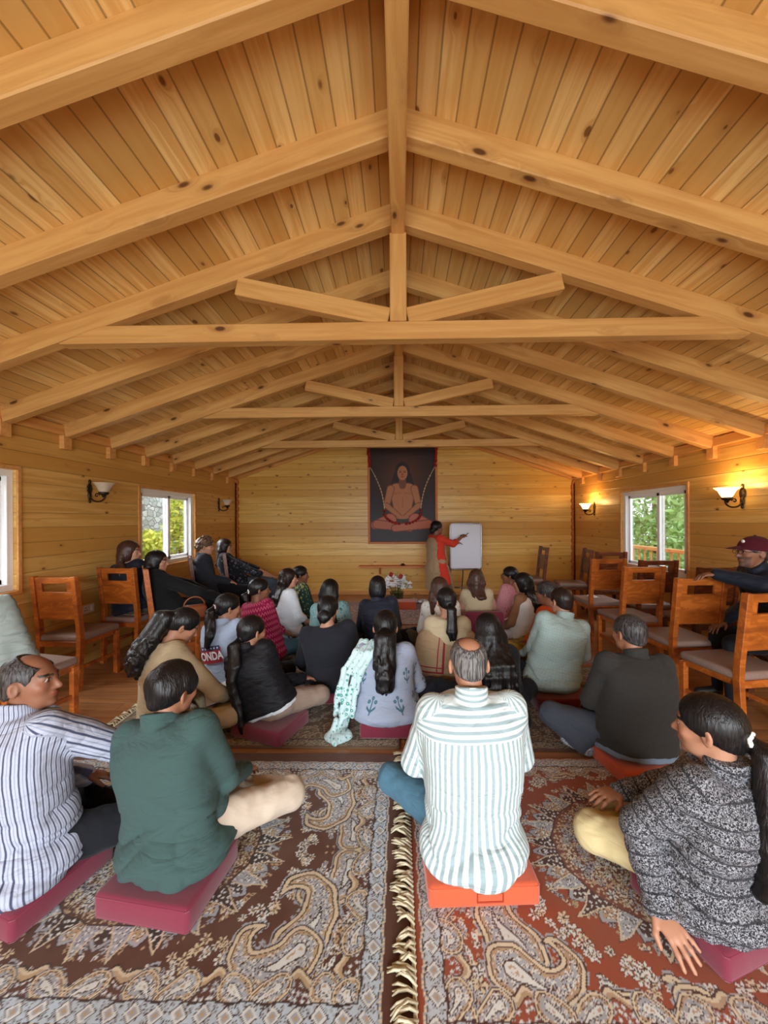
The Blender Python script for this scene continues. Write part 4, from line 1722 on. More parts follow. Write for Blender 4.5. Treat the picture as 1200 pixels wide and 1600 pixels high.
SKIN = {'a': s2l((150, 102, 76)), 'b': s2l((132, 88, 66)), 'c': s2l((168, 120, 94)), 'd': s2l((190, 142, 114))}
PEOPLE = {}


def person(label, seat, s, hdg, head, look=(0, 0, 0), sh=.20, ch=.165, wa=.155, hi=.18, dp=1.0, top=None, legs=None, hair=None,
           arms=None, pose='cross', skin='a', res=.008, sect=None, extra=None, cush=True, twist=0.0, beard=None, slouch=1.0,
           knees=None, feet='skin', elb=.06, name=None, hs=1.0):
    """seat: world x, y; s: height of what it sits on; head: world centre of the head; look: yaw, pitch, roll"""
    hz = R(hdg)
    ch_, shh = math.cos(hz), math.sin(hz)
    dx, dy = head[0] - seat[0], head[1] - seat[1]
    H = A3(ch_ * dx + shh * dy, -shh * dx + ch_ * dy, head[2])
    RH = rotm(*look)
    Bz = {'cross': s + .05, 'chair': s + .05, 'stand': s}[pose]
    B = A3(0, -.03 if pose == 'chair' else 0, Bz)
    NB = H + RH @ A3(0, -.03, -.135) * hs
    Tv = NB - B
    L = np.linalg.norm(Tv)
    zt = Tv / L
    xt = A3(math.cos(R(twist)), math.sin(R(twist)), 0)
    xt = NRM(xt - zt * (xt @ zt))
    yt = np.cross(zt, xt)
    RT = np.stack([xt, yt, zt], 1)       # columns
    #           t     a                 b          cy
    SEC = sect or [(-.16, hi * 1.06, .150, -.01), (.04, hi * 1.03, .148, -.005), (.20, (hi + wa) / 2 + .005, .128, -.012), (.38, wa, .118, -.022), (.64, ch, .120, -.026), (.84, ch * 1.04, .108, -.014),
                   (.93, ch * .84, .086, .0), (.99, .092, .068, .006), (1.04, .062, .060, .010)]
    SEC = [(a, b, c * dp, d * slouch) for a, b, c, d in SEC]
    st = np.array([q[0] for q in SEC]) * L
    sa, sb, sc = (np.array([q[i] for q in SEC]) for i in (1, 2, 3))
    zz = np.linspace(st[0], st[-1], 60)

    def sm(v):
        y = np.interp(zz, st, v)
        k = np.ones(5) / 5
        return np.convolve(np.pad(y, 2, mode='edge'), k, 'valid')
    fa, fb, fc = sm(sa), sm(sb), sm(sc)

    def tloc(P): return (P - B) @ RT
    def tw(q): return B + RT @ np.asarray(q, float)

    def torso(P, off=0.0, n=2.5, z0=None, z1=None):
        q = tloc(P)
        z = np.clip(q[:, 2], zz[0], zz[-1])
        a = np.interp(z, zz, fa) + off
        b = np.interp(z, zz, fb) + off
        y = q[:, 1] - np.interp(z, zz, fc)
        e = ((np.abs(q[:, 0]) / a) ** n + (np.abs(y) / b) ** n) ** (1 / n)
        d2 = (e - 1) * np.minimum(a, b)
        dz = np.maximum((zz[0] if z0 is None else z0) - q[:, 2], q[:, 2] - (zz[-1] if z1 is None else z1))
        return np.sqrt(np.maximum(d2, 0) ** 2 + np.maximum(dz, 0) ** 2) + np.minimum(np.maximum(d2, dz), 0)

    def back(t, x=0.0, off=.015):
        """a point on the back of the torso"""
        z = t * L
        a, b, c = np.interp(z, zz, fa), np.interp(z, zz, fb), np.interp(z, zz, fc)
        k = max(0.0, 1 - (abs(x) / (a + off)) ** 2.5) ** (1 / 2.5)
        return tw((x, c - (b) * k - off, z))

    S = {sd: tw((sd * (sh - .058), .0, .90 * L)) for sd in (-1, 1)}
    ARM = {}
    for sd in (-1, 1):
        spec = (arms or {}).get(sd)
        if spec is None:
            e = S[sd] + A3(sd * elb, .08, -.265)
            w = A3(sd * .10, .30, s + .15) if pose != 'stand' else S[sd] + A3(sd * .05, .1, -.5)
            v = w - e
            w = e + NRM(v) * .235
            ARM[sd] = [e, w, NRM(w - e), A3(0, .2, 1), .6]
        else:
            e, w = A3(*spec[0]), A3(*spec[1])
            ARM[sd] = [e, w, A3(*spec[2]) if len(spec) > 2 else NRM(w - e), A3(*spec[3]) if len(spec) > 3 else A3(0, .2, 1), spec[4] if len(spec) > 4 else .5]
    LEG = {}
    for sd in (-1, 1):
        if pose == 'cross':
            hp, kn, an, tf = A3(sd * .09, .03, s + .085), A3(sd * .35, .30, .165), A3(-sd * .10, .36 + .03 * sd, .085), A3(-sd * .20, .33 + .03 * sd, .065)
        elif pose == 'chair':
            hp, kn, an, tf = A3(sd * .09, .02, s + .085), A3(sd * .115, .44, s + .045), A3(sd * .12, .44, .09), A3(sd * .135, .58, .045)
        else:
            hp, kn, an, tf = A3(sd * .085, 0, s + .02), A3(sd * .09, .03, .46), A3(sd * .095, 0, .09), A3(sd * .11, .14, .04)
        if knees and sd in knees:
            k_ = knees[sd]
            kn = A3(*k_[0])
            if len(k_) > 1: an = A3(*k_[1]); tf = an + NRM(A3(k_[2][0], k_[2][1], k_[2][2]) if len(k_) > 2 else (an - kn) * A3(1, 1, 0)) * .14
        LEG[sd] = (hp, kn, an, tf)
    CB = None
    if pose == 'cross' and s > .05 and cush:
        CB = (A3(0, .0, s - .06), A3(.205, .185, .058))
    elif pose == 'chair':
        CB = (A3(0, 0, s - .06), A3(.225, .235, .060))

    def cut(P, d):
        if CB is not None:
            d = np.maximum(d, -sbox(P, *CB))
        return np.maximum(d, .016 - P[:, 2])
    hands = [hand_fn(ARM[sd][1], ARM[sd][2], ARM[sd][3], -sd if pose != 'x' else sd, ARM[sd][4]) for sd in (-1, 1)]

    def body(P):
        d = torso(P, -.022 - .035 * np.clip((.16 * L - tloc(P)[:, 2]) / (.12 * L), 0, 1))
        for sd in (-1, 1):
            e, w = ARM[sd][0], ARM[sd][1]
            d = smin(d, cone(P, S[sd], e, .048, .038), .03)
            d = smin(d, cone(P, e, w, .038, .025), .012)
            d = smin(d, hands[0 if sd < 0 else 1](P), .010)
            hp, kn, an, tf = LEG[sd]
            d = smin(d, cone(P, hp, kn, .072, .052), .02)
            d = smin(d, cone(P, kn, an, .050, .034), .012)
            if feet == 'skin':
                d = smin(d, cone(P, an - A3(0, 0, .012), tf, .034, .024), .015)
        d = smin(d, cone(P, NB - zt * .05, H + RH @ A3(0, -.022, -.05), .056, .050), .02)
        q = (P - H) @ RH / hs
        m = (q * q).sum(1) < .20 ** 2
        hd = np.full(len(P), 1.0)
        if m.any(): hd[m] = head_sdf(q[m]) * hs
        d = smin(d, hd, .012)
        return cut(P, d)
    allp = [H + A3(0, 0, .2), H - A3(.2, .2, .2), H + A3(.2, .2, .2)] + [tw((x, y, z)) for x in (-.34, .34) for y in (-.24, .24) for z in (st[0], L * .9)]
    for sd in (-1, 1):
        allp += [S[sd], ARM[sd][0], ARM[sd][1] + ARM[sd][2] * .15] + list(LEG[sd])
    allp = np.array(allp)
    lo, hi_ = allp.min(0) - .14, allp.max(0) + .14
    lo[2] = max(lo[2], -.03)
    V, F = surface(body, lo, hi_, res)
    nm = name or 'person'
    root = mesh_np(nm, V, F, M['skin'])
    root.location = (seat[0], seat[1], 0)
    root.rotation_euler = (0, 0, hz)
    tag(root, label, 'person')
    q = (V - H) @ RH / hs
    base = SKIN[skin]
    C = np.tile(base, (len(V), 1))
    hm = (q * q).sum(1) < .17 ** 2
    C[hm] = face_colors(q[hm], base, base * np.array([.9, .55, .55]), beard)
    set_color(root.data, C)

    # ---- top garment
    def folds(P, amp):
        q = tloc(P)
        k = np.clip((.62 - q[:, 2] / L) / .5, .12, 1.0)
        sk = q + .05 * np.stack([vnoise(q * 5.0 + 1), vnoise(q * 5.0 + 9), vnoise(q * 5.0 + 17)], 1)
        a_ = vnoise(sk * A3(2.2, 2.2, 9.0) + 7.3 + seat[0] * 3)
        b_ = vnoise(sk * A3(5.0, 5.0, 17.0) + 3.1 + seat[1])
        rid = -(1 - np.abs(a_)) ** 5 * 1.5 - (1 - np.abs(b_)) ** 5 * .8 + .5 * b_
        big = vnoise(P * 8.0 + seat[1] * 5)
        return amp * (rid * k + .5 * big + .5)

    def garment(gname, g):
        off = g.get('off', .0)
        sl = g.get('sleeve', 'long')
        pf = g.get('puff', 0)
        zlo = g.get('hem', -.10) * L
        top_t = g.get('neck', .985) * L
        rs = g.get('r', .010)
        gsec = g.get('sect')
        if gsec:
            g_z = np.array([q_[0] for q_ in gsec]) * L
            g_a, g_b, g_c = (np.array([q_[i] for q_ in gsec]) for i in (1, 2, 3))

        def tor(P):
            if not gsec:
                return torso(P, off, g.get('n', 2.5), zlo, top_t)
            q_ = tloc(P)
            z = np.clip(q_[:, 2], g_z[0], g_z[-1])
            a, b = np.interp(z, g_z, g_a), np.interp(z, g_z, g_b)
            y = q_[:, 1] - np.interp(z, g_z, g_c)
            e = ((np.abs(q_[:, 0]) / a) ** 2.4 + (np.abs(y) / b) ** 2.4) ** (1 / 2.4)
            d2 = (e - 1) * np.minimum(a, b)
            dz = np.maximum(g_z[0] - q_[:, 2], q_[:, 2] - g_z[-1])
            return np.sqrt(np.maximum(d2, 0) ** 2 + np.maximum(dz, 0) ** 2) + np.minimum(np.maximum(d2, dz), 0)

        def armd(P, sd):
            e, w = ARM[sd][0], ARM[sd][1]
            d = cone(P, S[sd], e, .056 + rs, .045 + rs)
            if sl == 'long':
                d = smin(d, cone(P, e, w - NRM(w - e) * .0, .045 + rs, .030 + rs), .012)
            elif sl == 'elbow':
                d = smin(d, cone(P, e, e + (w - e) * .3, .045 + rs, .043 + rs), .012)
            elif sl == 'short':
                d = cone(P, S[sd], S[sd] + (e - S[sd]) * .62, .058 + rs, .056 + rs)
            return d

        def f(P):
            d = tor(P)
            if sl != 'none':
                for sd in (-1, 1):
                    d = smin(d, cone(P, NB - zt * .07, S[sd], .052, .056 + rs), .035)
                    d = smin(d, armd(P, sd), .022)
            if g.get('collar'):
                c0 = NB - zt * .06 - yt * .006
                top_ = NB + zt * (g['collar'] + .022)
                d = smin(d, np.maximum(cone(P, c0, c0 + zt * .14, .070, .064), (P - top_) @ NRM(zt + yt * .30)), .012)
            if g.get('drape'):          # shirt tail resting on the seat behind
                d = smin(d, ell(P, A3(0, -.06, s + .05), A3(hi + .045, .175, .10)), .07)
            d = d - folds(P, g.get('fold', .006))
            if pf:
                q_ = tloc(P)
                d = d - pf * (np.abs(np.sin(math.pi * q_[:, 2] / .052)) - .5)
            if g.get('clip'):
                d = g['clip'](P, d, tloc)
            # neck opening follows the head so cloth never climbs over the chin
            q_ = (P - H) @ RH / hs
            d = np.maximum(d, -(ell(q_, A3(0, .035, .0), A3(.082, .105, .105))) * .6)
            return cut(P, d)
        V_, F_ = surface(f, lo, hi_, g.get('res', res * 1.1))
        o = mesh_np(gname, V_, F_, g['mat'], root)
        # cloth coordinates
        q_ = tloc(V_)
        zc = np.clip(q_[:, 2], zz[0], zz[-1])
        y = q_[:, 1] - np.interp(zc, zz, fc)
        UV = np.stack([np.arctan2(q_[:, 0], -y * (sh / .13)) * sh * 1.0, q_[:, 2], np.zeros(len(V_))], 1)
        if sl not in ('none',):
            td = tor(V_)
            for sd in (-1, 1):
                ad = armd(V_, sd)
                m = ad < td - .012
                e, w = ARM[sd][0], ARM[sd][1]
                up = NRM(e - S[sd])
                t1 = (V_ - S[sd]) @ up
                t2 = np.linalg.norm(e - S[sd]) + (V_ - e) @ NRM(w - e)
                along = np.where(t1 < np.linalg.norm(e - S[sd]), t1, t2)
                r0 = V_ - S[sd] - t1[:, None] * up
                ax_ = NRM(np.cross(up, A3(0, 1, 0)))
                bx_ = np.cross(up, ax_)
                UV[m, 0] = np.arctan2(r0[m] @ ax_, r0[m] @ bx_) * .058
                UV[m, 1] = .35 - along[m]
                UV[m, 2] = 1
        set_vec(o.data, UV)
        return o
    info = dict(root=root, H=H, RH=RH, back=back, tw=tw, L=L, S=S, ARM=ARM, LEG=LEG, lo=lo, hi=hi_, torso=torso, tloc=tloc, cut=cut, garment=garment, NB=NB, res=res, B=B, s=s, hs=hs)
    if top is not None:
        for i, g in enumerate(top if isinstance(top, list) else [top]):
            garment(g.get('name', 'shirt'), g)

    # ---- trousers
    if legs is not None:
        rl = legs.get('r', .012)

        def lf(P):
            d = ell(P, B + A3(0, .0, .03), A3(hi + .012, .15, .10))
            for sd in (-1, 1):
                hp, kn, an, tf = LEG[sd]
                d = smin(d, cone(P, hp, kn, .082 + rl, .058 + rl), .03)
                a2 = an + NRM(kn - an) * legs.get('crop', .03)
                d = smin(d, cone(P, kn, a2, .056 + rl, legs.get('cuff', .042) + rl), .016)
            d = d - .006 * vnoise(P * 14 + 2.2) - .004 * vnoise(P * A3(30, 30, 12))
            if legs.get('skirt'):
                d = smin(d, legs['skirt'](P), .04)
            return cut(P, d)
        V_, F_ = surface(lf, lo, hi_, res * 1.2)
        o = mesh_np(legs.get('name', 'trousers'), V_, F_, legs['mat'], root)
        set_vec(o.data, np.stack([V_[:, 0], V_[:, 1] + V_[:, 2], V_[:, 2]], 1))
    if feet != 'skin':
        def ff(P):
            d = np.full(len(P), 1.0)
            for sd in (-1, 1):
                hp, kn, an, tf = LEG[sd]
                d = smin(d, cone(P, an - A3(0, 0, .008), tf, .040, .030), .01)
                d = smin(d, cone(P, an + NRM(kn - an) * .05, an, .040, .038), .02)
            return cut(P, d)
        V_, F_ = surface(ff, lo, hi_, res * 1.1)
        o = mesh_np('socks' if pose == 'cross' else 'shoes', V_, F_, feet, root)
        set_vec(o.data, V_)

    # ---- hair
    if hair:
        hr = dict(hair)
        style = hr.get('style', 'short')
        e = hr.get('e', .010)
        tie = None
        ch_list = []      # cones in local coordinates

        def hl(*p): return H + RH @ (A3(*p) * hs)
        if style in ('pony', 'lowpony'):
            tp = hl(*hr.get('tie', (0, -.112, .0 if style == 'pony' else -.03)))
            tie = tp
            out = hl(*(A3(*hr.get('tie', (0, -.112, .0 if style == 'pony' else -.03))) + A3(0, -.035, -.035)))
            Ln = hr.get('len', .30)
            w = hr.get('w', .03)
            xo = hr.get('x', 0.0)
            tt_ = [t_ for t_ in (.86, .70, .52, .34, .16, .0, -.14)]
            for k in range(5):
                ph_ = k * 1.2566
                ox, oy = math.cos(ph_) * w * .62, math.sin(ph_) * w * .5
                prev, rem, rad = tp, Ln, w * .34
                pts_ = [out] + [back(t_, xo * min(1, i_ * .6 + .3) + hr.get('sway', 0) * i_, .02 + w * .6) for i_, t_ in enumerate(tt_)]
                pts_ = [p_ for p_ in pts_ if p_[2] < tp[2] - .005]
                for i_, p_ in enumerate(pts_):
                    tgt = p_ + xt * ox * (1 - .08 * i_) + yt * oy * .8 + A3(.006 * math.sin(i_ * 2 + k), 0, 0)
                    ln = np.linalg.norm(tgt - prev)
                    if ln > rem: tgt = prev + (tgt - prev) * rem / ln
                    r2 = w * (.62 if i_ == 0 else .60 - .04 * i_)
                    if ln >= rem: r2 = w * .22
                    ch_list.append((prev, tgt, rad, r2, .012))
                    prev, rad, rem = tgt, r2, rem - ln
                    if rem <= 0: break
        elif style == 'long':
            Ln, w = hr.get('len', .35), hr.get('w', .085)
            rr = random.Random(int(seat[0] * 1000 + 5))
            for k, x_ in enumerate(np.linspace(-1, 1, 7)):
                prev = hl(x_ * .066, -.05 - .035 * (1 - abs(x_)), .035 - .02 * abs(x_))
                rem = Ln + rr.uniform(-.05, .03)
                pts_ = [hl(x_ * .085, -.055 - .045 * (1 - abs(x_)), -.05), hl(x_ * w * 1.05, -.06 - .045 * (1 - abs(x_)), -.115)]
                pts_ += [back(t_, hr.get('x', 0) + x_ * w * (1 + hr.get('flare', .1) * i_), .022) for i_, t_ in enumerate((.84, .70, .55, .40, .25))]
                rad = .030
                for i_, p_ in enumerate(pts_):
                    if p_[2] > prev[2] - .004: continue
                    tgt = p_ + A3(rr.uniform(-.006, .006), rr.uniform(-.004, .004), 0)
                    ln = np.linalg.norm(tgt - prev)
                    if ln > rem: tgt = prev + (tgt - prev) * rem / ln
                    r2 = max(.012, .030 - .0035 * i_) if ln < rem else .008
                    ch_list.append((prev, tgt, rad, r2, .016))
                    prev, rad, rem = tgt, r2, rem - ln
                    if rem <= 0: break
        elif style == 'bun':
            bp = hr.get('bun', (0, -.125, .0))
            ch_list.append((hl(bp[0] - .02, bp[1], bp[2]), hl(bp[0] + .02, bp[1], bp[2]), .042, .040, .012))
            ch_list.append((hl(bp[0], bp[1], bp[2] + .02), hl(bp[0], bp[1] - .005, bp[2] - .022), .038, .036, .012))

        def hf(P):
            q_ = (P - H) @ RH / hs
            d = ell(q_, A3(0, -.016, .026), A3(.079 + e, .098 + e, .090 + e))
            low = style in ('long', 'bob')
            if low:
                d = smin(d, ell(q_, A3(0, -.035, -.045), A3(.078 + e * 1.5, .075 + e, .085 + (.02 if style == 'bob' else 0))), .03)
            else:
                d = smin(d, ell(q_, A3(0, -.042, -.030), A3(.060 + e * .5, .064 + e * .5, .058)), .02)
            # leave the face free
            fr = hr.get('front', 0.0)
            d = smax(d, -ell(q_, A3(0, .118 - fr, -.028 + hr.get('fringe', 0)), A3(.088, .088, .098)), .010)
            if not low:
                # hairline climbs from the nape to the temple; ears stay free
                cutp = -.066 + .55 * (q_[:, 1] + .08) + hr.get('nape', 0)
                d = smax(d, cutp - q_[:, 2], .010)
                if style == 'short':
                    aq = q_.copy(); aq[:, 0] = np.abs(aq[:, 0])
                    d = smax(d, -ell(aq, A3(.088, -.002, -.014), A3(.030, .026, .036)), .006)
            for bald in hr.get('bald', ()):
                d = smax(d, -ell(q_, A3(*bald[0]), A3(*bald[1])), .012)
            st_ = hr.get('streak', .0008)
            thq = np.arctan2(q_[:, 0], -q_[:, 1])
            d = d - st_ * np.sin(thq * 30 + 4 * vnoise(q_ * 22)) - .0012 * vnoise(q_ * 50) - hr.get('mess', .0) * vnoise(q_ * A3(26, 26, 16) + 3)
            for (a, b, r1, r2, k) in ch_list:
                d = smin(d, cone(P, a, b, r1, r2), k)
            if ch_list:
                wv = hr.get('wave', .003)
                low_m = np.clip((H[2] - P[:, 2]) / .1, 0, 1)
                d = d - low_m * wv * vnoise(P * A3(48, 48, 7) + 5) - low_m * hr.get('curl', 0) * vnoise(P * 42)
            elif hr.get('curl'):
                d = d - hr['curl'] * vnoise(P * 42)
            return np.maximum(d, .018 - P[:, 2])
        hp_ = np.array([H - .17, H + .17] + [c[0] for c in ch_list] + [c[1] for c in ch_list])
        V_, F_ = surface(hf, hp_.min(0) - .06, hp_.max(0) + .06, min(res, .008) if res < .010 else res)
        mesh_np('hair', V_, F_, hr.get('mat', M['h_black']), root)
        if tie is not None and hr.get('tie_mat'):
            bm = BM()
            tube(bm, [Vector(tie + RH @ A3(math.cos(a) * .023, -.004 + .003 * math.sin(5 * a), math.sin(a) * .023)) for a in np.linspace(0, 6.28, 15)[:-1]], .0085, 7, True)
            ob = build('hair_tie', bm, hr['tie_mat'], root, True)
            ob['label'] = hr.get('tie_label', 'hair tie')
    return info


def hd(px, py, Y, drop=.122):
    """centre of a head whose crown the photograph shows at (px, py), at depth Y"""
    p = at(px, py, Y)
    return (p.x, p.y, p.z - drop)

# ------------------------------------------------------------------ the people
CS = .105          # top of a pressed floor cushion
FL = .02           # the rug
black = rgb(22, 22, 25)
K = {}
K['stripe_white'] = cloth('pale_striped_shirt', rgb(208, 218, 218), 'stripes', rgb(146, 166, 170), None, .025, .46, .475, bump=.5)
K['stripe_navy'] = cloth('navy_striped_shirt', rgb(176, 182, 200), 'stripes', rgb(70, 76, 100), rgb(140, 150, 172), .030, .24, 9, bump=.6)
K['green'] = cloth('dark_green_shirt', rgb(58, 80, 78), bump=.5)
K['tweed'] = cloth('black_and_white_puffer', rgb(30, 30, 34), 'speckle', rgb(150, 150, 156), None, .06, rough=.6, bump=.5)
K['charcoal'] = cloth('charcoal_sweater', rgb(50, 49, 47), bump=.35)
K['sage'] = cloth('sage_checked_shirt', rgb(150, 168, 164), 'check', rgb(182, 196, 192), rgb(132, 150, 148), .022, bump=.5)
K['bluegrey'] = cloth('grey_blue_sprigged_kurta', rgb(152, 162, 182), 'sprig', rgb(64, 100, 116), rgb(96, 130, 142), .15, bump=.4)
K['mint'] = cloth('mint_printed_scarf', rgb(190, 214, 216), 'floral', rgb(80, 150, 140), rgb(190, 214, 216), .035, .40)
K['puffer'] = cloth('black_quilted_puffer', rgb(30, 31, 36), rough=.42, bump=.4, sheen=0)
K['puffer_navy'] = cloth('navy_quilted_jacket', rgb(38, 42, 56), rough=.5, bump=.4, sheen=0)
K['cream'] = cloth('cream_kurta', rgb(178, 162, 132), bump=.4)
K['hoodie'] = cloth('grey_blue_sweatshirt', rgb(160, 174, 196), 'hem', rgb(120, 34, 44), rgb(214, 214, 220), .035, bump=.35)
K['navyblack'] = cloth('blue_black_tshirt', rgb(34, 35, 42), bump=.3)
K['magenta'] = cloth('magenta_zigzag_kurta', rgb(138, 22, 66), 'zigzag', rgb(206, 104, 128), None, .058)
K['white'] = cloth('white_blouse', rgb(216, 222, 228), bump=.4)
K['greenfl'] = cloth('dark_green_floral_top', rgb(38, 66, 62), 'floral', rgb(160, 160, 84), rgb(80, 130, 130), .05, .42)
K['tealfl'] = cloth('teal_floral_top', rgb(128, 168, 170), 'floral', rgb(64, 104, 108), rgb(190, 206, 196), .05, .36)
K['navyj'] = cloth('dark_navy_jacket', rgb(34, 37, 50), rough=.55, bump=.35)
K['shawl'] = cloth('beige_shawl_with_red_border', rgb(158, 132, 102), 'border', rgb(136, 44, 52), bump=.55)
K['whitefl'] = cloth('white_floral_top', rgb(214, 212, 206), 'floral', rgb(130, 140, 148), rgb(190, 120, 110), .06, .28)
K['peach'] = cloth('dusty_peach_shawl', rgb(172, 128, 110), bump=.5)
K['black'] = cloth('black_top', rgb(24, 24, 27), bump=.3)
K['pink'] = cloth('pink_kurta', rgb(196, 132, 140), 'floral', rgb(170, 96, 112), rgb(220, 180, 180), .05, .3)
K['brown'] = cloth('brown_sleeved_top', rgb(134, 96, 66), bump=.35)
K['vest'] = cloth('white_knit_vest', rgb(212, 210, 206), bump=.5)
K['saree_o'] = cloth('orange_blouse', rgb(206, 78, 28), bump=.4)
K['saree_g'] = cloth('green_and_gold_saree', rgb(140, 136, 50), 'stripes', rgb(176, 142, 54), rgb(112, 92, 40), .09, .4, bump=.5)
K['red'] = cloth('coral_red_kurta', rgb(204, 62, 44), bump=.4)
K['beige'] = cloth('beige_dupatta', rgb(164, 140, 108), bump=.5)
K['coat'] = cloth('black_wool_coat', rgb(20, 21, 23), bump=.35)
K['blazer'] = cloth('dark_grey_blazer', rgb(44, 46, 54), bump=.3)
K['blackfl'] = cloth('black_floral_top', rgb(24, 24, 28), 'floral', rgb(84, 84, 92), rgb(40, 40, 46), .06, .40)
K['navy'] = cloth('navy_jacket', rgb(26, 32, 44), rough=.5, bump=.4)
K['jeans'] = cloth('blue_jeans', rgb(72, 108, 128), bump=.4)
K['trk'] = cloth('black_trousers', rgb(24, 25, 30), bump=.3)
K['khaki'] = cloth('pale_beige_trousers', rgb(188, 172, 154), bump=.22)
K['taupe'] = cloth('taupe_trousers', rgb(150, 130, 116), bump=.4)
K['slate'] = cloth('slate_blue_trousers', rgb(70, 76, 88), bump=.4)
K['yellow'] = cloth('pale_yellow_trousers', rgb(204, 186, 140), bump=.4)
K['olive'] = cloth('olive_trousers', rgb(90, 86, 72), bump=.4)
K['wht'] = cloth('white_trousers', rgb(206, 206, 214), bump=.4)
K['hemblue'] = cloth('pale_blue_undershirt', rgb(112, 128, 146), bump=.3)
K['sock'] = cloth('patterned_sock', rgb(90, 98, 110), 'speckle', rgb(206, 214, 222), None, .5)
K['shoe'] = plain('dark_shoe', rgb(30, 28, 28), .5)
TIE_B = plain('pale_blue_hair_clip', rgb(150, 196, 208), .4)
TIE_W = plain('white_lace_hair_tie', rgb(226, 222, 214), .7)
TIE_S = plain('silver_hair_clip', rgb(196, 198, 206), .35, metal=.3)
TIE_P = plain('pale_pink_scrunchie', rgb(220, 178, 180), .7)

# ---- nearest row
# man in navy-striped shirt, far side of the brown rug, looking across the room
cushion(-1.54, 1.57, -16, 'maroon', 'maroon floor cushion under the man in the navy-striped shirt', w=.44, d=.38)
person('seated man in navy-striped shirt with balding head turned in profile', (-1.52, 1.57), CS, -15, hd(48, 1020, 1.62), (-63, 4, -4), sh=.215, ch=.18, wa=.18, hi=.185, skin='b', res=.0062,
       top=dict(name='shirt', mat=K['stripe_navy'], off=.016, collar=.016, drape=True, fold=.016, hem=-.06, res=.007), legs=dict(mat=K['trk']),
       hair=dict(style='short', mat=M['h_salt'], e=.004, bald=[((0, .055, .105), (.062, .085, .06))], front=.03),
       arms={1: ((.20, .26, .45), (.08, .38, .27)), -1: ((-.28, .10, .36), (-.14, .30, .25))}, twist=-6)
# man in dark green shirt
cushion(-.945, 1.565, -8, 'maroon', 'maroon floor cushion under the man in the dark green shirt', w=.40, d=.34)
person('seated man in dark green shirt and pale beige trousers, black hair', (-.94, 1.655), CS, -9, hd(272, 1034, 1.72), (-14, -8, 4), sh=.228, ch=.19, wa=.19, hi=.185, skin='a', res=.0065,
       top=dict(name='shirt', mat=K['green'], off=.014, collar=.016, drape=True, fold=.014, hem=-.06, res=.0075, sleeve='long'), legs=dict(mat=K['khaki'], r=.014),
       hair=dict(style='short', mat=M['h_black'], e=.014, mess=.007), elb=.08)
# man in pale striped shirt on the orange cushion
cushion(.315, 1.66, 3, 'orange', 'orange floor cushion with carry handle under the man in the pale striped shirt', w=.44, d=.34, h=.09, handle=True)
person('seated man in pale striped shirt with grey hair and bald crown', (.315, 1.70), .095, 4, hd(731, 994, 1.75), (-1, -14, 0), sh=.228, ch=.19, wa=.185, hi=.182, skin='c', res=.0065, 
       top=dict(name='shirt', mat=K['stripe_white'], off=.018, collar=.020, drape=True, fold=.013, hem=-.06, res=.0075), legs=dict(mat=K['jeans'], r=.012),
       hair=dict(style='short', mat=M['h_grey'], e=.003, bald=[((0, -.055, .108), (.050, .072, .060))], streak=.0006), elb=.07,
       knees={-1: ((-.34, .30, .19),), 1: ((.25, .34, .16),)})
# woman in patterned jacket
cushion(1.185, 1.49, 19, 'maroon', 'maroon floor cushion under the woman in the black-and-white patterned jacket', w=.42, d=.36)
P4 = person('seated woman in black-and-white patterned jacket, long ponytail, hand on the rug', (1.165, 1.51), CS, 22, hd(1106, 1084, 1.46), (18, -6, 0), sh=.20, ch=.18, wa=.185, hi=.205, skin='c', res=.0058,
            top=dict(name='jacket', mat=K['tweed'], off=.022, r=.016, collar=.02, fold=.008, hem=-.09, drape=True, puff=.008, res=.0072), legs=dict(mat=K['yellow'], r=.016),
            hair=dict(style='pony', mat=M['h_black'], e=.010, tie=(.0, -.115, -.012), len=.52, w=.038, x=-.045, sway=.004, tie_mat=TIE_W, tie_label='white lace hair tie'),
            arms={-1: ((-.265, .06, .36), (-.265, -.005, .122), (.02, -.88, -.48), (-.25, -.35, .9), .25), 1: ((.22, .16, .36), (-.02, .34, .245), (-1, .10, .0), (0, 0, 1), .45)},
            knees={-1: ((-.245, .285, .165),)})
# ---- second row
cushion(1.44, 2.37, 10, 'orange', 'orange floor cushion under the man in the charcoal sweater', w=.44, d=.36, h=.09)
person('seated heavy-set man in charcoal sweater and slate trousers, short dark hair', (1.44, 2.40), .095, 10, hd(982, 959, 2.50), (6, -6, 0), sh=.25, ch=.215, wa=.225, hi=.215, dp=1.12, skin='a', res=.0075,
       top=[dict(name='sweater', mat=K['charcoal'], off=.014, collar=.016, fold=.004, hem=-.04), dict(name='undershirt', mat=K['hemblue'], off=.006, sleeve='none', hem=-.10, neck=.3, fold=.003)], legs=dict(mat=K['slate'], r=.02), feet=K['sock'],
       hair=dict(style='short', mat=M['h_salt'], e=.006), elb=.06, knees={-1: ((-.36, .32, .19), (-.24, .10, .07), (-.6, .8, 0))})
cushion(1.28, 3.20, 4, 'maroon', 'maroon floor cushion under the man in the sage checked shirt', w=.44, d=.36)
person('seated man in sage green checked shirt and black trousers, slicked dark hair', (1.28, 3.33), CS, 6, hd(876, 917, 3.38), (14, -4, 0), sh=.225, ch=.19, wa=.20, hi=.20, skin='c', res=.008,
       top=dict(name='shirt', mat=K['sage'], off=.016, collar=.016, drape=True, fold=.013, hem=-.05), legs=dict(mat=K['trk']), hair=dict(style='short', mat=M['h_dark'], e=.006), elb=.07)
cushion(-.10, 2.80, 0, 'maroon', 'maroon floor cushion under the woman in the grey-blue sprigged kurta', w=.36, d=.34)
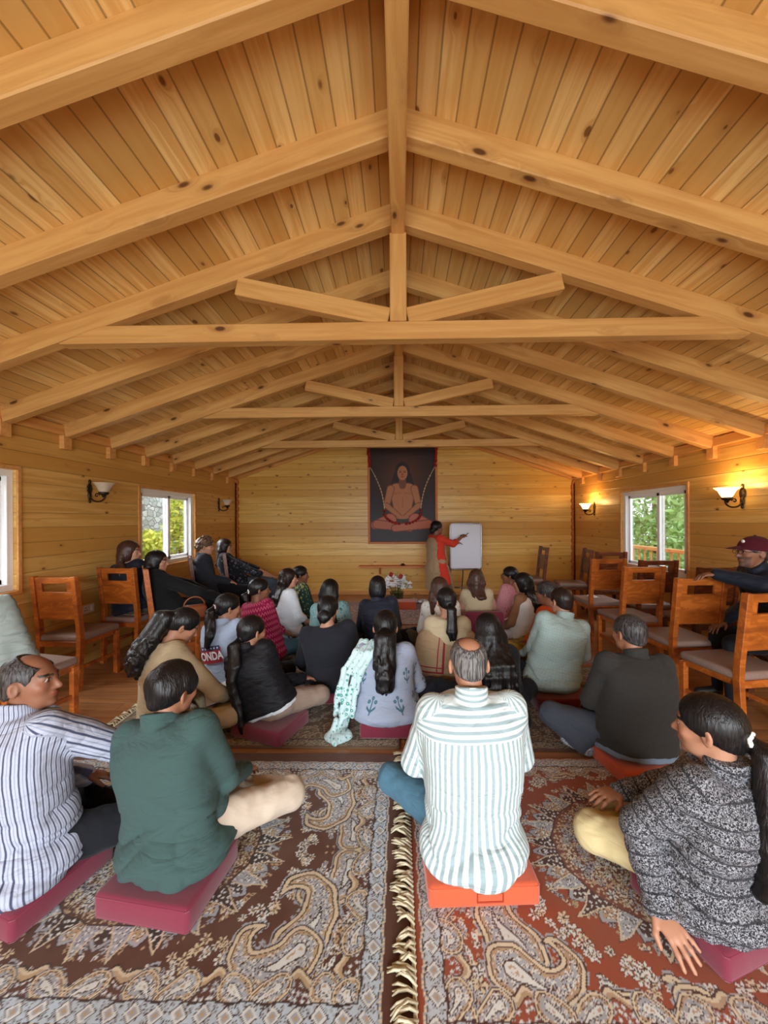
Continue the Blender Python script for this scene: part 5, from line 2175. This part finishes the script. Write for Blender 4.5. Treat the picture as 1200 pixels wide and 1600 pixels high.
P7 = person('seated woman in grey-blue sprigged kurta, long wavy clipped hair', (-.10, 2.83), CS, 0, hd(602, 954, 2.86), (0, -10, 0), sh=.205, ch=.18, wa=.185, hi=.20, skin='c', res=.0078,
            top=dict(name='kurta', mat=K['bluegrey'], off=.018, drape=True, fold=.007, hem=-.06), legs=dict(mat=K['navyj']),
            hair=dict(style='pony', mat=M['h_black'], e=.012, tie=(0, -.112, -.02), len=.42, w=.066, wave=.012, curl=.006, tie_mat=TIE_S, tie_label='silver hair clip'), elb=.10)
cushion(-.935, 2.75, -20, 'maroon', 'maroon floor cushion under the woman in the black puffer jacket', w=.42, d=.36)
person('seated woman in black puffer jacket and taupe trousers, sleek waist-long ponytail', (-.95, 2.79), CS, -14, hd(394, 961, 2.86), (-20, -6, 0), sh=.195, ch=.17, wa=.175, hi=.19, skin='c', res=.0078, knees={1: ((.28, .25, .17),), -1: ((-.30, .27, .16),)},
       top=[dict(name='jacket', mat=K['puffer'], off=.022, r=.016, puff=.006, collar=.022, fold=.004, hem=-.01), dict(name='undershirt', mat=K['white'], off=.008, sleeve='none', hem=-.06, neck=.3)],
       legs=dict(mat=K['taupe']), hair=dict(style='lowpony', mat=M['h_black'], e=.008, len=.66, w=.040, x=-.055, sway=-.012, tie=(0, -.108, -.05), streak=.001), elb=.06)
P9 = person('seated woman in cream kurta bent over a notebook, long curly black hair', (-1.64, 2.64), FL, -40, hd(288, 950, 2.74), (-18, -34, 6), sh=.18, ch=.155, wa=.16, hi=.185, skin='c', res=.0078, cush=False,
       top=dict(name='kurta', mat=K['cream'], off=.018, fold=.006, hem=-.06, sleeve='elbow'), legs=dict(mat=K['cream'], name='trousers'),
       hair=dict(style='pony', mat=M['h_black'], e=.008, tie=(-.02, -.105, .02), len=.46, w=.075, curl=.020, wave=.012, x=-.06, tie_mat=TIE_B, tie_label='pale blue hair clip'), arms={1: ((.24, .26, .30), (.16, .42, .20), (-.4, .8, -.4)), -1: ((-.22, .2, .28), (-.06, .40, .20))})
cushion(-1.43, 3.24, -18, 'maroon', 'maroon floor cushion under the woman in the printed grey-blue sweatshirt', w=.40, d=.36)
P10 = person('seated woman in grey-blue sweatshirt with red lettered print, wavy ponytail', (-1.43, 3.27), CS, -14, hd(357, 927, 3.32), (-34, -8, 0), sh=.20, ch=.175, wa=.18, hi=.19, skin='c', res=.008,
             top=dict(name='sweatshirt', mat=K['hoodie'], off=.016, fold=.004, hem=-.02, collar=.010), legs=dict(mat=K['navyj']),
             hair=dict(style='pony', mat=M['h_black'], e=.010, len=.34, w=.036, wave=.012, x=-.06, tie_mat=TIE_P, tie_label='pale pink scrunchie'), elb=.07)
cushion(-.56, 3.30, 0, 'maroon', 'maroon floor cushion under the woman in the blue-black T-shirt', w=.42, d=.36)
person('seated broad-shouldered woman in blue-black T-shirt with hair in a low bun', (-.56, 3.33), CS, 0, hd(513, 931, 3.38), (-8, -6, 0), sh=.235, ch=.205, wa=.205, hi=.205, skin='c', res=.008,
       top=dict(name='tshirt', mat=K['navyblack'], off=.018, fold=.005, hem=-.05, sleeve='elbow', drape=True), legs=dict(mat=K['trk']), hair=dict(style='bun', mat=M['h_black'], e=.012, bun=(.0, -.112, -.045)), elb=.08)
person('seated woman in black top with very long loose black hair', (.68, 2.80), .06, 0, hd(762, 958, 2.86), (4, -16, 0), sh=.19, ch=.165, wa=.17, hi=.19, skin='c', res=.008, cush=False,
       top=dict(name='top', mat=K['black'], off=.016, fold=.004, hem=-.05, drape=True), legs=dict(mat=K['trk']), hair=dict(style='long', mat=M['h_black'], e=.012, len=.60, w=.095, x=.03, flare=.08, wave=.008))
SHAWL = [(-.12, .30, .17, .0), (.1, .30, .17, .0), (.35, .285, .165, .0), (.6, .262, .155, -.0), (.76, .235, .13, .0), (.86, .17, .10, 0), (.95, .085, .075, .0), (1.0, .06, .06, .0)]
person('seated woman in beige shawl with red border lines, black ponytail', (.40, 3.40), FL, 4, hd(697, 918, 3.44), (6, -8, 0), sh=.195, ch=.17, wa=.17, hi=.19, skin='c', res=.008, cush=False,
       top=[dict(name='kurta', mat=K['cream'], off=.008, fold=.003), dict(name='shawl', mat=K['shawl'], sect=SHAWL, sleeve='none', fold=.011)], legs=dict(mat=K['olive']),
       hair=dict(style='lowpony', mat=M['h_black'], e=.010, len=.30, w=.036, wave=.006, x=.02))
# ---- third row
person('seated woman in magenta zigzag kurta, dark ponytail with pale flower tie', (-1.41, 4.08), .06, -20, hd(406, 903, 4.12), (-42, -4, 0), sh=.19, ch=.165, wa=.17, hi=.19, skin='b', res=.0095, cush=False,
       top=dict(name='kurta', mat=K['magenta'], off=.016, fold=.004, hem=-.05, sleeve='elbow', drape=True), legs=dict(mat=K['jeans']),
       hair=dict(style='lowpony', mat=M['h_black'], e=.010, len=.12, w=.034, tie_mat=TIE_W, tie_label='pale flower hair tie'))
person('seated woman in white blouse and olive trousers, long dark hair, in profile', (-1.36, 4.76), FL, -50, hd(451, 888, 4.78), (-22, -4, 0), sh=.185, ch=.16, wa=.16, hi=.185, skin='d', res=.0095, cush=False,
       top=dict(name='blouse', mat=K['white'], off=.02, fold=.008, hem=-.03, sleeve='elbow'), legs=dict(mat=K['olive']), hair=dict(style='long', mat=M['h_dark'], e=.010, len=.36, w=.07, wave=.01))
person('seated woman in dark green floral top, partly hidden behind the white blouse', (-1.22, 5.25), FL, -52, hd(470, 884, 5.28), (-20, -4, 0), sh=.18, ch=.155, wa=.16, hi=.18, skin='b', res=.0105, cush=False,
       top=dict(name='top', mat=K['greenfl'], off=.016, fold=.004, sleeve='elbow'), legs=dict(mat=K['greenfl']), hair=dict(style='lowpony', mat=M['h_black'], e=.010, len=.2, w=.03))
person('seated woman in teal floral top, long black hair half pinned up', (-.70, 4.14), FL, -4, hd(516, 905, 4.18), (-4, -6, 0), sh=.20, ch=.17, wa=.175, hi=.19, skin='c', res=.0095, cush=False,
       top=dict(name='top', mat=K['tealfl'], off=.016, fold=.004), legs=dict(mat=K['navyj']), hair=dict(style='long', mat=M['h_black'], e=.014, len=.40, w=.075))
person('seated person in dark navy jacket with short bobbed black hair', (-.17, 4.28), FL, 0, hd(590, 900, 4.32), (0, -6, 0), sh=.20, ch=.175, wa=.18, hi=.19, skin='c', res=.0095, cush=False,
       top=dict(name='jacket', mat=K['navyj'], off=.022, r=.016, collar=.024, fold=.006, puff=.003), legs=dict(mat=K['trk']), hair=dict(style='bob', mat=M['h_black'], e=.013))
person('seated woman in white floral top, wide brown hair, behind the beige shawl', (.47, 4.18), FL, 0, hd(686, 902, 4.22), (6, -6, 0), sh=.195, ch=.17, wa=.17, hi=.19, skin='c', res=.0095, cush=False,
       top=dict(name='top', mat=K['whitefl'], off=.02, fold=.006), legs=dict(mat=K['olive']), hair=dict(style='long', mat=M['h_brown'], e=.016, len=.26, w=.10))
# floor chair with the woman in the peach shawl
fc = empty('floor_chair', (.96, 4.66, .013))
tag(fc, 'maroon padded floor chair with backrest under the woman in the peach shawl', 'floor chair')
bm = BM()
box(bm, (0, .0, .045), (.44, .46, .09), None, .02, 2)
build('seat_pad', bm, M['maroon'], fc, True, 60)
bm = BM()
box(bm, (0, -.26, .255), (.44, .075, .42), Matrix.Rotation(.14, 3, 'X'), .03, 3)
build('backrest', bm, M['maroon'], fc, True, 60)
person('seated woman in dusty peach shawl on a floor chair, straight brown hair', (.96, 4.70), .11, 0, hd(744, 889, 4.76), (-10, -4, 0), sh=.19, ch=.165, wa=.165, hi=.18, skin='d', res=.0095, cush=True,
       top=[dict(name='top', mat=K['cream'], off=.006, fold=.003), dict(name='shawl', mat=K['peach'], sect=[(a, b * .9, c * .85, d + .03) for a, b, c, d in SHAWL if a > .2], sleeve='none', fold=.007)], legs=dict(mat=K['taupe']),
       hair=dict(style='long', mat=M['h_brown'], e=.012, len=.30, w=.065))
P21 = person('seated woman in pink kurta with glasses, turned in profile, farthest along the wall side', (1.46, 5.28), FL, 36, hd(796, 885, 5.30), (30, -4, 0), sh=.185, ch=.16, wa=.165, hi=.185, skin='b', res=.0105, cush=False,
       top=dict(name='kurta', mat=K['pink'], off=.016, fold=.004), legs=dict(mat=K['whitefl']), hair=dict(style='lowpony', mat=M['h_black'], e=.010, len=.2, w=.03))
person('seated woman in white vest over brown sleeves, thick wavy black hair', (1.46, 4.62), FL, 46, hd(816, 895, 4.64), (16, -6, 0), sh=.185, ch=.16, wa=.165, hi=.185, skin='c', res=.0095, cush=False,
       top=[dict(name='top', mat=K['brown'], off=.006, fold=.004), dict(name='vest', mat=K['vest'], off=.024, sleeve='none', fold=.006, neck=.96)], legs=dict(mat=K['wht'], r=.02), hair=dict(style='long', mat=M['h_black'], e=.014, len=.40, w=.075, wave=.012, curl=.006))
person('seated woman in orange blouse and green-gold saree, greying bun', (1.55, 4.02), FL, 40, hd(853, 908, 4.05), (10, -8, 0), sh=.19, ch=.165, wa=.175, hi=.195, skin='b', res=.0095, cush=False,
       top=[dict(name='blouse', mat=K['saree_o'], off=.012, fold=.004, sleeve='elbow'), dict(name='saree', mat=K['saree_g'], off=.026, sleeve='none', fold=.008, clip=lambda P, d, tl: np.maximum(d, -(tl(P)[:, 0] * .8 - tl(P)[:, 2] + .22)))],
       legs=dict(mat=K['saree_g'], r=.03, name='saree_skirt'), hair=dict(style='bun', mat=M['h_salt'], e=.012, bun=(0, -.115, .02)))
# ---- on chairs, window side
CT = .492
coat = person('woman in black coat seated on a chair, shoulder-length black hair, in profile', (-2.47, 4.16), CT, -55, hd(246, 860, 4.14), (-22, -2, 0), sh=.20, ch=.175, wa=.18, hi=.19, skin='c', res=.009, pose='chair',
       top=dict(name='coat', mat=K['coat'], off=.022, r=.018, fold=.006, hem=-.10, collar=.01), legs=dict(mat=K['coat']), feet=K['shoe'], hair=dict(style='long', mat=M['h_black'], e=.012, len=.25, w=.075),
       arms={1: ((.25, .22, .74), (.14, .42, .66)), -1: ((-.24, .18, .76), (-.06, .40, .66))})
person('woman with long straight brown hair and dark jacket, seated by the window', (-2.96, 4.26), CT, -6, hd(203, 845, 4.28), (-68, -2, 0), sh=.19, ch=.165, wa=.165, hi=.18, skin='d', res=.009, pose='chair',
       top=dict(name='jacket', mat=K['navy'], off=.02, r=.014, fold=.005, hem=-.06), legs=dict(mat=K['olive']), feet=K['shoe'], hair=dict(style='long', mat=M['h_brown'], e=.014, len=.34, w=.085))
person('person with curly light-brown hair and dark blazer seated on a chair', (-2.62, 5.30), CT, -60, hd(321, 840, 5.33), (-12, -4, 0), sh=.19, ch=.17, wa=.17, hi=.18, skin='d', res=.0105, pose='chair',
       top=dict(name='blazer', mat=K['blazer'], off=.02, r=.014, fold=.005, collar=.014, hem=-.08), legs=dict(mat=K['trk']), feet=K['shoe'], hair=dict(style='short', mat=M['h_curl'], e=.028, curl=.022))
person('woman in black floral top seated in front of the blazer, long black hair', (-2.40, 5.86), CT, -66, hd(352, 842, 5.85), (-14, -2, 0), sh=.195, ch=.175, wa=.18, hi=.19, skin='c', res=.0105, pose='chair',
       top=dict(name='top', mat=K['blackfl'], off=.02, fold=.005, sleeve='elbow', hem=-.08), legs=dict(mat=K['slate']), feet=K['shoe'], hair=dict(style='long', mat=M['h_dark'], e=.014, len=.34, w=.075),
       arms={1: ((.25, .14, .74), (.14, .40, .66)), -1: ((-.22, .14, .76), (-.06, .38, .66))})
# ---- man in the cap, veranda side
mc = person('man in maroon cap and navy jacket, arm resting along a chair back', (3.05, 3.02), CT, 72, hd(1176, 838, 3.04), (10, 0, 0), sh=.22, ch=.19, wa=.20, hi=.20, skin='b', res=.0078, pose='chair', beard=(.05, .045, .045),
            top=dict(name='jacket', mat=K['navy'], off=.02, r=.016, fold=.006, hem=-.06, collar=.02), legs=dict(mat=K['trk']), feet=K['shoe'], hair=dict(style='short', mat=M['h_salt'], e=.004),
            arms={-1: ((-.23, .30, 1.02), (-.09, .53, 1.075), (.05, .95, -.1), (0, .1, 1), .8), 1: ((.26, .16, .80), (.14, .40, .66))})
# ---- the standing presenter
KUR = [(-1.02, .235, .20, .03), (-.6, .215, .175, .02), (-.2, .195, .15, .0), (.04, .185, .14, .0), (.20, .165, .125, -.0), (.38, .150, .112, -.0), (.62, .16, .115, -.01), (.80, .165, .105, -.006), (.90, .125, .08, .0), (.97, .08, .064, .004), (1.03, .06, .056, .008)]
pr = person('standing woman in coral-red kurta and beige dupatta writing on the whiteboard', (.66, 6.78), .76, -62, hd(683, 814, 6.78), (-6, 0, 0), sh=.18, ch=.155, wa=.15, hi=.17, skin='b', res=.010, pose='stand', sect=KUR,
            top=[dict(name='kurta', mat=K['red'], off=.006, fold=.006, hem=-.80, sleeve='elbow'),
                 dict(name='dupatta', mat=K['beige'], off=.030, fold=.012, hem=-.98, sleeve='none', neck=.93, clip=lambda P, d, tl: np.maximum(d, np.minimum(tl(P)[:, 1] + .085, (.10 + .06 * np.clip(-tl(P)[:, 2] / .5, 0, 1)) - tl(P)[:, 1])))],
            legs=dict(mat=K['beige'], r=.02), hair=dict(style='bun', mat=M['h_black'], e=.014, bun=(0, -.105, -.045)), feet='skin',
            arms={1: ((.20, .20, 1.09), (.16, .41, 1.20), (-.1, .75, .3), (.5, -.2, .8), .7), -1: ((-.19, .20, 1.05), (-.02, .38, 1.10), (.4, .8, 0), (0, .2, 1), .6)})

# ------------------------------------------------------------------ things worn, held and left about
def sub_surface(info, name, f, lo, hi, h, mat, uv=None):
    V_, F_ = surface(f, lo, hi, h)
    o = mesh_np(name, V_, F_, mat, info['root'])
    set_vec(o.data, V_ if uv is None else uv(V_))
    return o


def glasses(info):
    H, RH = info['H'], info['RH']
    bm = BM()
    for sx in (-1, 1):
        tube(bm, [Vector(H + RH @ A3(sx * (.033 + .021 * math.cos(a)), .106, .002 + .016 * math.sin(a))) for a in np.linspace(0, 6.283, 15)[:-1]], .0016, 5, True)
        tube(bm, [Vector(H + RH @ A3(*p)) for p in ((sx * .054, .105, .006), (sx * .076, .085, .006), (sx * .083, .0, .002))], .0016, 5)
    tube(bm, [Vector(H + RH @ A3(*p)) for p in ((-.012, .107, .006), (0, .110, .009), (.012, .107, .006))], .0016, 5)
    build('glasses', bm, M['black'], info['root'], True)


glasses(mc)
glasses(P21)
M['cap'] = cloth('maroon_cap_cloth', rgb(76, 22, 34), bump=.3)


def cap_sdf(P):
    q = (P - mc['H']) @ mc['RH']
    d = ell(q, A3(0, -.016, .032), A3(.092, .112, .094))
    d = np.maximum(d, .018 + .10 * (q[:, 1] - .05) - q[:, 2])
    b = ell(q - A3(0, .125, .036), A3(0, 0, 0), A3(.074, .082, .016))
    b = np.maximum(b, np.abs(q[:, 2] - .040 + .22 * (q[:, 1] - .11) + 6 * q[:, 0] ** 2) - .005)
    d = smin(d, b, .006)
    return smin(d, ell(q, A3(0, -.016, .128), A3(.009, .009, .006)), .004)


Hc = mc['H']
sub_surface(mc, 'cap', cap_sdf, Hc - .26, Hc + .26, .006, M['cap'])
bm = BM()
ball(bm, Vector(Hc + mc['RH'] @ A3(-.02, .080, .085)), (.020, .010, .014), 2)
o = build('cap_badge', bm, M['white'], mc['root'], True)
o['label'] = 'small white badge on the cap front'

# printed panel on the back of the sweatshirt
def wrap_mesh(info, name, bm, mat, off):
    """bend a flat mesh (x across, y up, metres) round the wearer's back"""
    for v in bm.verts:
        p = info['back'](v.co.y / info['L'], v.co.x, off + v.co.z)
        v.co = Vector(p)
    return build(name, bm, mat, info['root'])


def flat_grid(x0, x1, y0, y1, n=10, m=8):
    bm = BM()
    vs = [[bm.verts.new((x0 + (x1 - x0) * i / n, y0 + (y1 - y0) * j / m, 0)) for j in range(m + 1)] for i in range(n + 1)]
    for i in range(n):
        for j in range(m):
            bm.faces.new((vs[i][j], vs[i + 1][j], vs[i + 1][j + 1], vs[i][j + 1]))
    return bm


M['print_red'] = plain('red_print', rgb(150, 34, 50), .8)
M['print_white'] = plain('white_print', rgb(226, 226, 230), .8)
M['print_blue'] = plain('navy_print', rgb(44, 52, 84), .8)
off = .029
wrap_mesh(P10, 'back_print', flat_grid(-.125, .075, .205, .335), M['print_red'], off)
wrap_mesh(P10, 'star_band', flat_grid(-.118, .068, .312, .345), M['print_blue'], off + .002)
bm = BM()
for k in range(6):
    cx = -.10 + k * .03
    pts = [bm.verts.new((cx + (.010 if q % 2 == 0 else .004) * math.sin(q * math.pi / 5), .328 + (.010 if q % 2 == 0 else .004) * math.cos(q * math.pi / 5), 0)) for q in range(10)]
    bm.faces.new(pts)
wrap_mesh(P10, 'stars', bm, M['print_white'], off + .004)
fc_ = bpy.data.curves.new('lettering', 'FONT')
fc_.body = 'ONDA'
fc_.size = .074
fc_.offset = .0022
fc_.align_x = 'CENTER'
fo = bpy.data.objects.new('lettering', fc_)
COL.objects.link(fo)
dg = bpy.context.evaluated_depsgraph_get()
tm = bpy.data.meshes.new_from_object(fo.evaluated_get(dg))
COL.objects.unlink(fo)
bpy.data.objects.remove(fo)
bm = BM()
bm.from_mesh(tm)
bmesh.ops.subdivide_edges(bm, edges=[e for e in bm.edges if e.calc_length() > .02], cuts=2)
for v in bm.verts:
    v.co = Vector((v.co.x - .022, .235 + v.co.y * 1.25, 0))
wrap_mesh(P10, 'lettering', bm, M['print_white'], off + .004)['label'] = 'white capital letters ONDA'

# scarf over one shoulder of the sprigged kurta, trailing to the rug
S_ = P7['S'][-1]
path = [S_ + A3(.03, .10, -.06), S_ + A3(.03, .02, .075), S_ + A3(.0, -.09, .03), A3(-.235, -.135, .46), A3(-.275, -.13, .30), A3(-.30, -.13, .14), A3(-.335, -.16, .042), A3(-.30, -.24, .038)]


def scarf(P):
    d = np.full(len(P), 1.0)
    for k, o_ in enumerate((-.075, -.025, .025, .075)):
        for i in range(len(path) - 1):
            w_ = A3(.86, -.35, .1) if i < 5 else A3(.5, .6, 0)
            jit = .008 * math.sin(k * 2.1 + i)
            d = smin(d, cone(P, path[i] + w_ * o_ + jit, path[i + 1] + w_ * o_, .020, .020), .014)
    d = smin(d, ell(P, A3(-.33, -.20, .035), A3(.10, .06, .035)), .03)
    d = d - .006 * vnoise(P * 24)
    return np.maximum(d, .017 - P[:, 2])


lo_ = np.array(path).min(0) - .15
hi_ = np.array(path).max(0) + .15
sub_surface(P7, 'scarf', scarf, lo_, hi_, .0085, K['mint'], lambda V: np.stack([V[:, 0], V[:, 2] + V[:, 1] * .3, V[:, 1]], 1))

# notebook in the lap of the woman in cream
def place(o, info, loc, rot):
    """put a loose thing at a point given in a sitter's own frame"""
    m = Matrix.LocRotScale(info['root'].location, info['root'].rotation_euler, None)
    o.matrix_world = m @ Matrix.Translation(loc) @ Euler(rot).to_matrix().to_4x4()


M['paper'] = plain('white_paper', rgb(222, 220, 212), .7, var=.04)
nb = empty('open_notebook', (0, 0, 0))
tag(nb, 'open notebook with blank white pages in the lap of the woman in cream', 'notebook')
bm = BM()
for sx in (-1, 1):
    prof = [(0, .0), (.03, .012), (.08, .010), (.145, .004)]
    a = [bm.verts.new((sx * x, -.10, z + .004)) for x, z in prof]
    b = [bm.verts.new((sx * x, .10, z + .004)) for x, z in prof]
    a2 = [bm.verts.new((sx * x, -.10, 0)) for x, z in prof]
    b2 = [bm.verts.new((sx * x, .10, 0)) for x, z in prof]
    for i in range(3):
        bm.faces.new((a[i], a[i + 1], b[i + 1], b[i]))
        bm.faces.new((a2[i], a2[i + 1], b2[i + 1], b2[i]))
        bm.faces.new((a[i], a[i + 1], a2[i + 1], a2[i]))
        bm.faces.new((b[i], b[i + 1], b2[i + 1], b2[i]))
    bm.faces.new((a[3], a2[3], b2[3], b[3]))
build('pages', bm, M['paper'], nb)
bm = BM()
box(bm, (0, 0, -.002), (.30, .21, .004), None, .001)
build('cover', bm, M['blue'] if 'blue' in M else plain('blue_card_cover', rgb(52, 84, 140), .6), nb)
place(nb, P9, (.05, .36, .215), (R(14), 0, R(-20)))

M['blue'] = plain('blue_card', rgb(70, 116, 186), .5)
fb = empty('blue_folder', (0, 0, 0))
tag(fb, 'blue folder with white papers on the lap of the woman in black coat', 'folder')
bm = BM()
box(bm, (0, 0, .006), (.30, .22, .012), None, .003)
build('card_cover', bm, M['blue'], fb)
bm = BM()
box(bm, (.015, -.012, .016), (.27, .20, .008), Matrix.Rotation(.09, 3, 'Z'), .001)
build('papers', bm, M['paper'], fb)
place(fb, coat, (0, .40, CT + .145), (R(-4), 0, R(8)))

bg_ = empty('leather_bag', (0, 0, 0))
tag(bg_, 'small tan leather bag held beside the lap of the woman in black coat', 'bag')
M['tan'] = plain('tan_leather', rgb(136, 74, 44), .5, .15, 60)
bm = BM()
box(bm, (0, 0, .07), (.10, .24, .14), None, .035, 3)
build('bag_body', bm, M['tan'], bg_, True, 60)
bm = BM()
tube(bm, [(0, .10 * math.cos(a), .13 + .10 * math.sin(a)) for a in np.linspace(0, math.pi, 9)], .008, 6)
build('strap', bm, M['tan'], bg_, True)
place(bg_, coat, (.29, .16, CT + .002), (0, R(8), 0))

# pink drinking bottle standing on the rug
bt = empty('water_bottle', (at(813, 1090, 3.22).x, 3.22, .013))
tag(bt, 'pink drinking bottle standing on the rug beside the long-haired woman in black', 'bottle')
bm = BM()
lathe(bm, [(0, 0), (.034, 0), (.037, .006), (.037, .15), (.03, .175), (.018, .185), (.0, .186)], n=20)
build('bottle_body', bm, plain('dusty_pink_steel', rgb(206, 140, 160), .35), bt, True, 50)
bm = BM()
lathe(bm, [(0, .185), (.021, .185), (.021, .215), (.0, .218)], n=18)
build('cap', bm, M['black'], bt, True, 50)
bm = BM()
tube(bm, [(.018 * math.cos(a), 0, .215 + .022 * math.sin(a)) for a in np.linspace(0, math.pi, 9)], .004, 6)
build('carry_loop', bm, M['black'], bt, True)

# quilted jacket hung over the near chair back
M['quilt'] = cloth('grey_green_quilting', rgb(142, 152, 148), rough=.5, bump=.5)


def jkt(P):
    rk = (P[:, 2] - .55) * .115
    q = P + np.stack([0 * rk, rk, 0 * rk], 1)
    d = sbox(q, A3(.03, -.232, .78), A3(.225, .028, .235)) - .038
    d = smin(d, cone(q, A3(.25, -.22, .95), A3(.31, -.15, .56), .06, .055), .05)
    d = smin(d, cone(q, A3(-.23, -.23, .96), A3(-.26, -.27, .50), .055, .048), .05)
    d = smin(d, cone(q, A3(-.10, -.21, 1.02), A3(.12, -.21, 1.01), .042, .040), .04)
    d = d - .008 * (np.abs(np.sin(q[:, 2] * math.pi / .058 + 2 * q[:, 0])) - .4) - .010 * vnoise(q * 11)
    return np.maximum(d, -sbox(q, A3(0, -.236, .7), A3(.205, .012, .33)))


V_, F_ = surface(jkt, (-.42, -.48, .40), (.42, .0, 1.14), .009)
jo = mesh_np('puffer_jacket', V_, F_, M['quilt'])
set_vec(jo.data, V_)
jo.location, jo.rotation_euler = (-2.70, 2.70, 0), (0, 0, R(-12))
tag(jo, 'grey-green puffer jacket hung over the back of a wooden chair', 'jacket')

# white cord lying on a chair seat
bm = BM()
tube(bm, [(.06 * math.cos(a * 2.2) * (1 - a * .05), .05 * math.sin(a * 2.2) + a * .02, .006 + .002 * a) for a in np.linspace(0, 6, 40)], .005, 6)
o = build('charging_cord', bm, M['white'], None, True)
o.location = (2.50, 4.98, .50)
tag(o, 'coiled white cord lying on a chair seat behind the sage-shirted man', 'cord')
# marker in the presenter's hand
w_, d_ = pr['ARM'][1][1], pr['ARM'][1][2]
bm = BM()
tube(bm, [Vector(w_ + NRM(d_) * .10 + A3(-.02, 0, -.03)), Vector(w_ + NRM(d_) * .125 + A3(.03, .03, .03))], .007, 8)
mk = build('marker_pen', bm, M['black'], None, True)
mk.location, mk.rotation_euler = pr['root'].location, pr['root'].rotation_euler
tag(mk, 'black marker pen in the raised hand of the woman at the whiteboard', 'pen')
